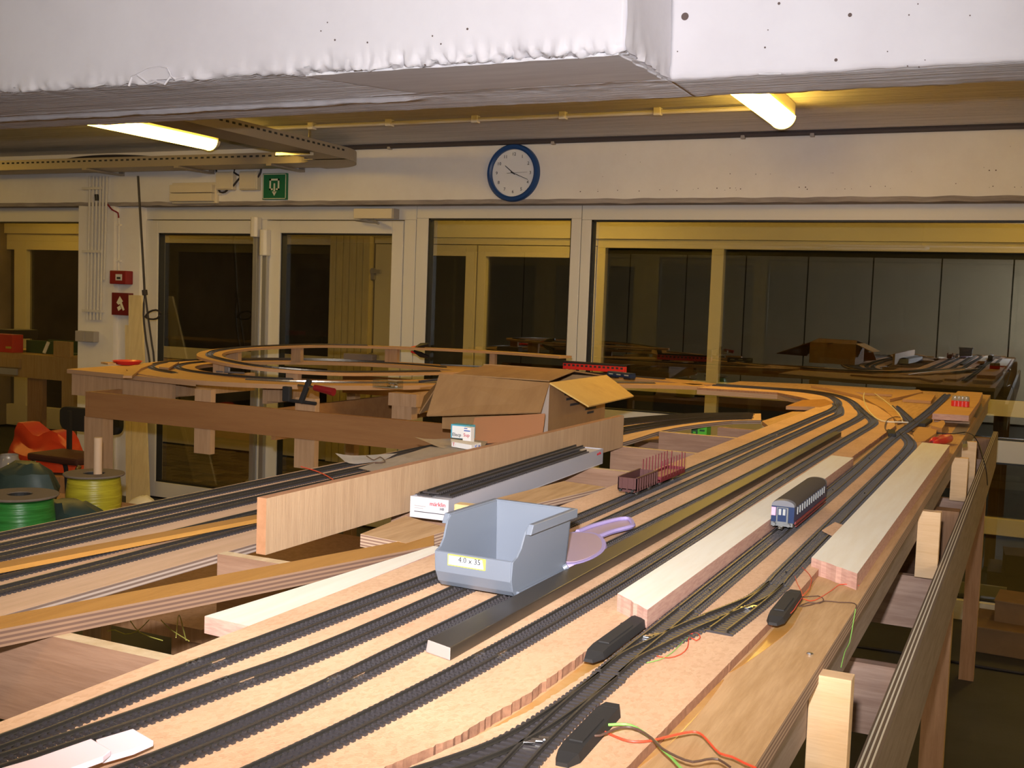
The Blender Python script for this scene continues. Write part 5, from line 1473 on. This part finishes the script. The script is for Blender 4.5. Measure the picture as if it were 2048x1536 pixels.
# screwdriver
a = az(1864, 884, PL + .014); b = az(1899, 876, PL + .014); c = az(1834, 889, PL + .012); d = (b - a).normalized()
t = thing('screwdriver', 'red handled screwdriver lying on the deck by the end of the pale plank', 'screwdriver', (a.x, a.y, PL))
L = (b - a).length
ob('handle', M().tube([a, a + d * L * .08, a + d * L * .2, a + d * L * .3, a + d * L * .5, a + d * L * .93, b], [.006, .011, .012, .0095, .0125, .0125, .009], 10), 'red_bright', t, smooth=True)
ob('shaft', M().tube([a, a - d * .05, a - d * .072], [.0035, .003, .0022], 8), 'red_pl', t)
slab('grey_tape', 'strip of grey tape stuck on the deck near the screwdriver', [(1903, 866), (1917, 847), (1941, 847), (1930, 869)], PL + .0012, .0008, 'metal_grey', 'tape', False)
slab('grey_tape', 'strip of grey tape along the stacked boards', [(1946, 832), (1958, 815), (1963, 806), (1966, 817), (1954, 836)], PL + .0012, .0008, 'metal_grey', 'tape', False)
slab('loose_batten', 'loose ochre batten crossing the far tracks', [(1650, 775), (1690, 778), (1757, 800), (1790, 812), (1806, 838), (1795, 842), (1768, 818), (1720, 792)], PL + .012, .011, ['loop_ply', 'loop_edge'])
slab('loose_batten', 'thin ochre batten along the far edge of the table', [(1622, 771), (1700, 775), (1800, 786), (1795, 790), (1690, 783)], PL + .010, .009, ['loop_ply', 'loop_edge'])
slab('square_offcut', 'dark edged plywood offcut near the far edge of the table', [(1780, 798), (1840, 785), (1846, 783), (1838, 779), (1790, 781)], PL + .012, .011, ['loop_ply', 'loop_edge'])
slab('square_offcut', 'pale plywood offcut between the far track and the loose batten', [(1805, 798), (1862, 802), (1871, 789), (1840, 787)], PL + .012, .011, ['loop_ply', 'loop_edge'])
slab('ochre_offcut', 'orange triangular board at the inside of the far curve', [(1572, 812), (1605, 800), (1650, 798), (1668, 806), (1640, 814)], T + .001, .012, ['ochre', 'loop_edge'])
slab('brown_offcut', 'brown rounded board jutting out under the main table edge', [(1524, 842), (1600, 818), (1632, 816), (1560, 850), (1536, 851)], T - .017, .012, ['ply', 'loop_edge'])
slab('small_wedge', 'small pale wedge of wood by the far turnout', [(1862, 851), (1888, 838), (1890, 848), (1884, 857)], PL + .018, .017, ['loop_ply', 'loop_edge'])
slab('plywood_piece', 'thin plywood piece under the far turnout', [(1826, 866), (1842, 848), (1876, 852), (1872, 866), (1850, 882), (1830, 885)], PL + .010, .009, ['loop_ply', 'loop_edge'])
slab('metal_clip', 'little bright metal clip on the table edge', [(1924, 882), (1934, 881), (1935, 887), (1925, 888)], PL + .010, .009, 'screw', 'clip', False)
turn_m = [((-.330, 3.06), (-.345, 3.17), 'black point motor beside the first far turnout'), ((-.288, 3.42), (-.283, 3.60), 'black point motor beside the second far turnout')]
for (x0, y0), (x1, y1), lb in turn_m:
    m = M(); m.obox(((x0 + x1) / 2, (y0 + y1) / 2, T + .006), (.02, math.hypot(x1 - x0, y1 - y0), .011), math.atan2(y1 - y0, x1 - x0) - math.pi / 2)
    tag(ob('point_motor', m, 'black_matte', bevel=.003), lb, 'point motor')

# wires
wz = T + .002
WP = lambda pts, z_: [az(px, py, z_) for px, py in pts]
s8 = lambda l: [(900 + x * .3418, 1100 + y * .3418) for x, y in l]
cable('wire', WP(s8([(800, 1050), (850, 1045), (920, 1070), (1000, 1105), (1080, 1122), (1180, 1115), (1260, 1095), (1380, 1068), (1440, 1065), (1480, 1085), (1530, 1140), (1580, 1190), (1650, 1210), (1720, 1245), (1790, 1275)]), wz), .0009, 'red_wire', 'bright red wire trailing from the nearest point motor over the deck', 'wire', .01, 6)
cable('wire', WP(s8([(790, 1075), (860, 1030), (940, 1022), (1030, 1020), (1090, 1040), (1150, 1080), (1200, 1120), (1240, 1165), (1300, 1220), (1350, 1276), (1380, 1300)]), wz + .002), .0011, 'green_wire', 'yellow green wire arching from the nearest point motor', 'wire', .01, 6)
cable('wire', WP(s8([(810, 1085), (880, 1085), (960, 1050), (1030, 1035), (1100, 1050), (1180, 1100), (1240, 1160), (1330, 1210), (1420, 1240), (1500, 1225), (1570, 1225), (1640, 1270)]), wz + .0045), .0009, 'brown_wire', 'thin brown wire tangled with the green one on the deck', 'wire', .01, 6)
cable('wire', WP(s8([(1150, 660), (1230, 640), (1300, 600), (1360, 540), (1400, 505)]), wz), .0004, 'green_wire', 'hair thin green wire beside the stub turnout', 'wire', .01, 5)
cable('wire', WP(s8([(1210, 620), (1280, 630), (1350, 610), (1390, 570), (1400, 510), (1440, 530), (1465, 510), (1445, 485), (1400, 495)]), wz), .0005, 'red_wire', 'hair thin red wire looped beside the stub turnout', 'wire', .01, 5)
cable('wire', WP(s8([(1060, 440), (1035, 465), (1005, 455), (1000, 430), (1030, 430), (1060, 450), (1110, 420), (1145, 400)]), wz + .004), .0008, 'brown_wire', 'thin brown wire curled over the long point motor', 'wire', .01, 5)
s7_ = lambda l: [(1500 + x * .3164, 1050 + y * .3164) for x, y in l]
cable('wire', WP(s7_([(145, 555), (200, 575), (260, 555), (300, 500), (330, 440), (295, 360), (280, 300), (290, 265), (330, 270), (385, 330), (375, 400), (335, 445)]), wz), .0005, 'red_wire', 'thin red wire looping up from the deck by the stub turnout motor', 'wire', .01, 5)
cable('wire', WP(s7_([(300, 450), (380, 480), (440, 460), (520, 410), (570, 375), (640, 378), (690, 382)]), PL + .003), .0005, 'red_wire', 'thin red wire running to the sawn end of the outer pale plank', 'wire', .01, 5)
cable('wire', WP(s7_([(235, 450), (330, 455), (430, 448), (465, 470), (440, 495), (370, 490), (310, 515), (380, 505), (470, 480), (560, 488), (640, 490), (672, 505), (668, 530)]), PL + .003), .0006, 'brown_wire', 'thin dark wire crossing the deck to its outer edge', 'wire', .01, 5)
cable('wire', [ax(1500 + x * .3164, 1050 + y * .3164, -.160) for x, y in ((668, 530), (655, 600), (630, 740), (600, 800), (575, 900))], .0005, 'green_wire', 'thin green wire hanging down outside the deck edge', 'wire', .01, 5)
k_ = lambda l: [(1380 + x * .29297, 740 + y * .29297) for x, y in l]
cable('wire', WP(k_([(1190, 155), (1185, 190), (1200, 240), (1230, 290), (1280, 335), (1340, 352), (1420, 355), (1490, 358)]), T + .004), .0022, 'white_wire', 'pale wire bowed across the ends of the main tracks', 'wire', .03, 6)
cable('wire', WP(k_([(1260, 160), (1330, 210), (1400, 270), (1440, 320), (1450, 350)]), T + .006), .0018, 'white_wire', 'second pale wire curving beside the bowed one', 'wire', .03, 6)
cable('wire', WP(k_([(1390, 420), (1345, 415), (1330, 385), (1350, 340), (1400, 320), (1440, 325)]), T + .004), .0016, 'brown_wire', 'dark wire curled by the first far point motor', 'wire', .03, 5)
cable('wire', WP(k_([(1510, 415), (1600, 425), (1700, 430), (1800, 435), (1880, 425), (1930, 445)]), PL + .006) + [ax(1956, 885, -.150), ax(1963, 905, -.13), ax(1972, 940, -.112), ax(1975, 970, -.110)], .0016, 'dark_cable', 'dark wire running past the screwdriver and down the table side', 'wire', .03, 5)
cable('wire', WP(k_([(1520, 420), (1560, 440), (1600, 455), (1640, 470)]), PL + .006), .0016, 'brown_wire', 'short dark wire leading to the screwdriver tip', 'wire', .03, 5)
for k, pts in enumerate(([(215, 1262), (230, 1260), (250, 1268), (275, 1262), (298, 1240)], [(258, 1238), (280, 1265), (325, 1281)], [(322, 1240), (340, 1258), (378, 1282)], [(352, 1275), (358, 1230), (372, 1280)])):
    cable('wire', [az(px, py, .86) for px, py in pts], .0008, 'yellow_wire', ['yellow wire sagging in the gap under the joists', 'yellow wire crossing the sagging one in the gap', 'yellow wire running down into the dark corner of the gap', 'sharply bent yellow wire in the gap beside the cream board'][k], 'wire', .02, 5)
p = az(1620, 1311, PL); tag(ob('loose_screw', M().lathe([(0, 0), (.0035, 0), (.0035, .002), (.002, .003), (0, .003)], p, 10), 'screw'), 'single bright screw head lying on the bare deck', 'screw')

# green boxes under the curved yard end
for nm, px0, px1, py0, py1, y, mt_, lb in (('green_carton', 1396, 1413, 851, 868, 3.42, 'green_box', 'bright green carton under the curved deck'), ('green_carton', 1383, 1395, 855, 868, 3.42, 'dark_green', 'dark green carton beside the bright green one')):
    a = ay(px0, py0, y); b = ay(px1, py1, y)
    t = thing(nm, lb, 'box', ((a.x + b.x) / 2, y, b.z))
    ob('carton', M().box(a.x, b.x, y, y + .05, .93, a.z), mt_, t)
    ob('print', M().box(a.x + .006, b.x - .006, y - .001, y, a.z - .018, a.z - .012), 'dark_green' if mt_ == 'green_box' else 'green_box', t)
ob('carton_shelf', M().box(-1.15, -.68, 3.38, 3.56, .91, .929), 'joist', mt)

# ================================================================ FAR LEFT CORNER
ft = thing('corner_table', 'orange brown timber table seen through the glass beside the pillar', 'table', (-6.6, 6.0, 0))
yv = 5.78
A_ = lambda px, py, y=yv: ay(px, py, y)
tz = A_(80, 711).z; xr_ = -5.6
ob('table_top', M().box(-8.6, xr_, yv, yv + .55, tz - .02, tz), 'leg_light', ft)
ob('apron', M().box(-8.6, xr_, yv + .0, yv + .02, tz - .17, tz - .02), 'leg_light', ft)
a = A_(128, 800); b = A_(160, 800); ob('leg', M().box(a.x, b.x, yv - .022, yv - .001, 0, tz - .005), 'leg_light', ft)
a = A_(50, 800); b = A_(80, 800); ob('leg', M().box(a.x, b.x, yv + .021, yv + .06, 0, tz - .16), 'leg', ft)
a = A_(-20, 742); b = A_(42, 755); ob('drawer_front', M().box(a.x, b.x, yv - .02, yv - .001, tz - .10, tz - .035), 'leg_light', ft)
ob('shelf_strip', M().box(A_(-20, 760).x, A_(36, 760).x, yv - .018, yv - .001, tz - .155, tz - .11), 'mbox_side', ft)
tag(ob('wood_block', M().box(A_(100, 690).x, A_(134, 690).x, yv + .03, yv + .06, tz, A_(100, 682).z), 'leg_light', bevel=.002), 'upright wooden block on the corner table', 'block')
t = thing('green_tray', 'long dark green tray of odds and ends on the corner table', 'tray', (A_(50, 700).x, yv + .2, tz))
ob('tray_side', M().box(A_(12, 700).x, A_(98, 700).x, yv + .18, yv + .20, tz, A_(50, 683).z), 'dark_green', t)
ob('tray_side', M().box(A_(12, 700).x, A_(98, 700).x, yv + .38, yv + .40, tz, A_(50, 683).z), 'dark_green', t)
ob('tray_bottom', M().box(A_(12, 700).x, A_(98, 700).x, yv + .20, yv + .38, tz, tz + .01), 'dark_green', t)
tag(ob('paper_roll', M().tube([A_(88, 706, yv + .10), A_(97, 684, yv + .12)], .012, 8), 'paper'), 'pale rolled paper leaning in the green tray', 'paper')
tag(ob('tool_case', M().box(A_(40, 660, yv + .39).x, A_(72, 660, yv + .39).x, yv + .17, yv + .41, A_(50, 683).z + .0005, A_(50, 658, yv + .4).z), 'black', bevel=.006), 'small black case standing on the rim of the green tray', 'case')
t = thing('red_tin', 'red tin with yellow print at the end of the corner table', 'tin', (A_(0, 690).x, yv + .1, tz))
ob('tin_body', M().box(A_(-30, 690).x, A_(13, 690).x, yv + .05, yv + .15, tz, A_(0, 669).z), 'red_bright', t, bevel=.004)
ob('print', M().box(A_(0, 690).x, A_(11, 690).x, yv + .049, yv + .0505, tz + .03, tz + .045), 'label', t)

# chair
ch = thing('office_chair', 'black backed chair with chrome legs draped with a red bag', 'chair', (-4.75, 4.3, 0))
yc = 4.45
B_ = lambda px, py, y=yc: ay(px, py, y)
a = B_(119, 812); b = B_(238, 872)
m = M(); rad = .05; pts = []
for cx_, cz_, a0 in ((b.x - rad, a.z - rad * .6, 0), (a.x + rad, a.z - rad * .6, 1), (a.x + rad, b.z + rad, 2), (b.x - rad, b.z + rad, 3)):
    for k in range(7):
        an = math.pi / 2 * (a0 + k / 6); rz = rad if a0 >= 2 else rad * .6
        pts.append((cx_ + rad * math.cos(an), yc, cz_ + rz * math.sin(an)))
m.extrude(pts, (0, .035, 0)); ob('backrest', m, 'black_matte', ch, bevel=.004)
sz = .46; sx0, sx1 = B_(90, 905, yc - .14).x, B_(172, 905, yc - .14).x
ob('seat', M().box(sx0, sx1 + .06, yc - .26, yc - .02, sz - .03, sz + .01), 'dark_seat', ch, bevel=.012)
x = B_(142, 850).x
ob('back_post', M().box(x - .012, x + .012, yc - .02, yc - .002, sz - .06, a.z - .02), 'black_matte', ch)
ob('post_bracket', M().obox((x, yc - .03, sz - .05), (.05, .06, .05)), 'black_matte', ch, bevel=.006)
for sx, mt_ in ((sx0 + .03, 'black_matte'), (sx1 + .06, 'chrome')):
    for yy, dy in ((yc - .24, -.05), (yc - .06, .06)):
        ob('leg', M().tube(spline([(sx, yy, sz - .03), (sx, yy + dy * .6, sz - .10), (sx, yy + dy, .012)], .06), .012, 8), mt_ if dy > 0 else 'chrome', ch, smooth=True)
# red bag hanging over the seat
def blob(name, label, cat, rings, mt_, n=20, wob=.1, seed=0):
    m = M(); rs = []
    for (cx_, cy_, cz_, rx, ry) in rings:
        r = []
        for k in range(n):
            an = 2 * math.pi * k / n; f = 1 + wob * NZ.noise(V((math.cos(an) * 1.7 + seed, math.sin(an) * 1.7, cz_ * 9)))
            r.append(m.b.verts.new((cx_ + rx * f * math.cos(an), cy_ + ry * f * math.sin(an), cz_ + .015 * NZ.noise(V((an * 2, seed, cz_ * 5))))))
        rs.append(r)
    for a_, b_ in zip(rs, rs[1:]):
        for k in range(n): m.b.faces.new((a_[k], a_[(k + 1) % n], b_[(k + 1) % n], b_[k]))
    m.b.faces.new(rs[0][::-1]); m.b.faces.new(rs[-1])
    return tag(ob(name, m, mt_, smooth=True), label, cat)
ybg = 4.68
G_ = lambda px, py: ay(px, py, ybg)
m = M(); outl = [(50, 1000), (52, 845), (62, 843), (75, 856), (90, 868), (104, 868), (118, 860), (135, 866), (146, 880), (156, 905), (165, 930), (175, 1000)]
pts = [G_(px, py) for px, py in outl]
n = 10; g = []
top = [G_(px, py) for px, py in ((48, 862), (54, 843), (64, 845), (76, 857), (88, 867), (98, 870), (108, 864), (120, 859), (134, 865), (146, 880), (152, 893))]
nx = len(top) - 1
for j in range(n + 1):
    r = []
    for i, p in enumerate(top):
        u = i / nx; v = j / n; zb_ = .30; spread = (u - .5) * .22 * v
        yy = ybg - .05 - .10 * math.sin(math.pi * u) * (.25 + v) + .03 * NZ.noise(V((u * 6, v * 4, 1)))
        r.append(m.b.verts.new((p.x + spread, yy, p.z + (zb_ - p.z) * v)))
    g.append(r)
for j in range(n):
    for i in range(nx): m.b.faces.new((g[j][i], g[j][i + 1], g[j + 1][i + 1], g[j + 1][i]))
bk = []
for j in range(n + 1):
    bk.append([m.b.verts.new((g[j][i].co.x, ybg + .03 + .04 * math.sin(math.pi * i / nx), g[j][i].co.z)) for i in range(nx + 1)])
for j in range(n):
    for i in range(nx): m.b.faces.new((bk[j][i], bk[j + 1][i], bk[j + 1][i + 1], bk[j][i + 1]))
for i in range(nx):
    m.b.faces.new((g[0][i], bk[0][i], bk[0][i + 1], g[0][i + 1])); m.b.faces.new((g[n][i], g[n][i + 1], bk[n][i + 1], bk[n][i]))
for j in range(n):
    m.b.faces.new((g[j][0], g[j + 1][0], bk[j + 1][0], bk[j][0])); m.b.faces.new((g[j][nx], bk[j][nx], bk[j + 1][nx], g[j + 1][nx]))
bag = tag(ob('red_bag', m, 'red_bag', smooth=True), 'crumpled red plastic bag behind the chair seat', 'bag')
x_, y_ = G_(105, 900).x, ybg - .1
tag(ob('bag_stool', M().box(G_(60, 900).x, G_(165, 900).x, ybg - .16, ybg + .12, .0, .285), 'leg', bevel=.004), 'low wooden crate under the red bag', 'crate')

# wire spools on a bench
def spool(label, c, r, h, mt_, dowel, hub=.032):
    t = thing('wire_spool', label, 'wire spool', c); c = V(c)
    ob('wire_coil', M().lathe([(hub, .006), (r * .90, .006), (r * .97, h * .3), (r, h * .6), (r * .93, h * .95), (r * .6, h), (hub, h)], c, 40), mt_, t, smooth=True)
    for z_ in (0, h): ob('flange', M().lathe([(hub, z_), (r * 1.08, z_), (r * 1.10, z_ + .003), (r * 1.08, z_ + .006), (hub, z_ + .006), (hub, z_)], c, 44), 'flange', t, smooth=True)
    ob('core', M().lathe([(hub, -.001), (hub, h + .004), (hub - .003, h + .004), (hub - .003, -.001), (hub, -.001)], c, 24), 'black_matte', t)
    if dowel: ob('dowel', M().cyl(c + V((.02, -.005, h * .5)), c + V((.02, -.005, h + dowel)), .0125, 14), 'dowel', t, smooth=True)
    return t
ysp = 2.45
a = ay(132, 944, ysp); b = ay(246, 944, ysp); r_ = (b.x - a.x) / 2 / 1.10 * .77; c = V(((a.x + b.x) / 2, ysp, 0)); ztop = ay(190, 946, ysp).z
hs = .155
spool('spool of yellow wire with a wooden dowel through it', (c.x, c.y, ztop - hs), r_, hs - .006, 'spool_y', .115)
zbench = ztop - hs - .001
ygs = 2.06
a = ay(-25, 990, ygs); b = ay(107, 985, ygs); r2_ = (b.x - a.x) / 2 / 1.10 * .80; c2 = V(((a.x + b.x) / 2, ygs, 0)); zt2 = ay(50, 989, ygs).z
h2 = zt2 - zbench - .001
spool('spool of green wire with an empty core', (c2.x, c2.y, zbench + .001), r2_, h2 - .006, 'spool_g', 0)
bt = thing('work_bench', 'low bench behind the yard table carrying the wire spools', 'bench', (-2.4, 2.3, 0))
ob('bench_top', M().box(-3.25, -1.55, 1.80, 2.76, zbench - .03, zbench), 'leg', bt)
for x in (-3.2, -1.62):
    for y in (1.84, 2.70): ob('leg', M().box(x - .025, x + .025, y - .025, y + .025, 0, zbench - .03), 'leg', bt)
# dark green bag between the spools, jar
K_ = lambda px, py, y=2.26: ay(px, py, y)
p = K_(140, 1035); blob('green_bag', 'dark green cloth bundle lying between the two wire spools', 'bag', [(p.x, 2.27, zbench + .002, .13, .07), (p.x + .01, 2.27, zbench + .04, .135, .075), (p.x, 2.27, zbench + .08, .11, .065), (p.x - .02, 2.27, zbench + .105, .06, .04)], 'green_bag', seed=2, wob=.25)
p = K_(48, 985, 2.5); blob('green_bag', 'dark green cloth bundle heaped behind the green wire spool', 'bag', [(p.x, 2.5, zbench + .002, .10, .07), (p.x, 2.5, zbench + .07, .12, .08), (p.x, 2.5, zbench + .12, .10, .07), (p.x + .01, 2.5, zbench + .148, .05, .03)], 'green_bag', seed=5, wob=.25)
p = ay(22, 930, 2.62); zj = ay(22, 958, 2.62).z
tag(ob('glass_jar', M().lathe([(0, 0), (.034, 0), (.036, .006), (.036, .06), (.03, .07), (.03, .082), (.027, .082), (.027, .068), (.032, .058), (.032, .006), (0, .005)], (p.x - .01, 2.62, zj), 20), 'glass_jar', smooth=True), 'small glass jar standing on a wooden box by the corner table', 'jar')
tag(ob('wooden_box', M().box(p.x - .07, p.x + .06, 2.57, 2.70, zbench + .001, zj - .001), 'leg', bevel=.003), 'small wooden box behind the cloth bundle', 'box')
# white plastic bag at the foot of the door
p = ay(285, 1004, 5.0)
blob('plastic_bag', 'small clear white plastic bag on the floor by the door', 'bag', [(p.x, 5.0, .001, .10, .07), (p.x, 5.0, .05, .11, .08), (p.x + .01, 5.0, .10, .07, .05), (p.x + .01, 5.0, .125, .02, .02)], 'paper', seed=8, wob=.3)

# ================================================================ FLOOR AT THE RIGHT
def carton(label, p, q, y, d, zb, rz=0, name='floor_carton', mt_='floor_box'):
    a = ay(*p, y); b = ay(*q, y); m = M(); m.obox(((a.x + b.x) / 2, y + d / 2, (zb + a.z) / 2), (b.x - a.x, d, a.z - zb), rz)
    t = thing(name, label, 'box', ((a.x + b.x) / 2, y + d / 2, zb)); ob('carton', m, mt_, t, bevel=.004)
    ob('lid_flap', M().obox(((a.x + b.x) / 2, y + d / 2 - .01, a.z + .004), (b.x - a.x + .01, d + .02, .006), rz + .03), mt_, t)
    return t
carton('big brown carton on the floor by the window', (1952, 1254), (2140, 1290), 4.85, .30, .0, -.05)
carton('brown carton with a slanting lid lying on the big carton', (1995, 1203), (2130, 1225), 4.95, .2, ay(2000, 1250, 4.95).z + .001, -.1)
tag(ob('white_board', M().box(ay(1905, 1206, 5.35).x, ay(2010, 1206, 5.35).x, 5.35, 5.37, .0, ay(1960, 1206, 5.35).z), 'cream'), 'cream board standing behind the cartons at the window', 'board')
cable('floor_cable', [(-1.0, 4.62, .006), (-.4, 4.66, .006), (0.0, 4.64, .006), (.6, 4.70, .006)], .006, 'dark_cable', 'black cable lying on the concrete floor beyond the table leg', 'cable', .1)
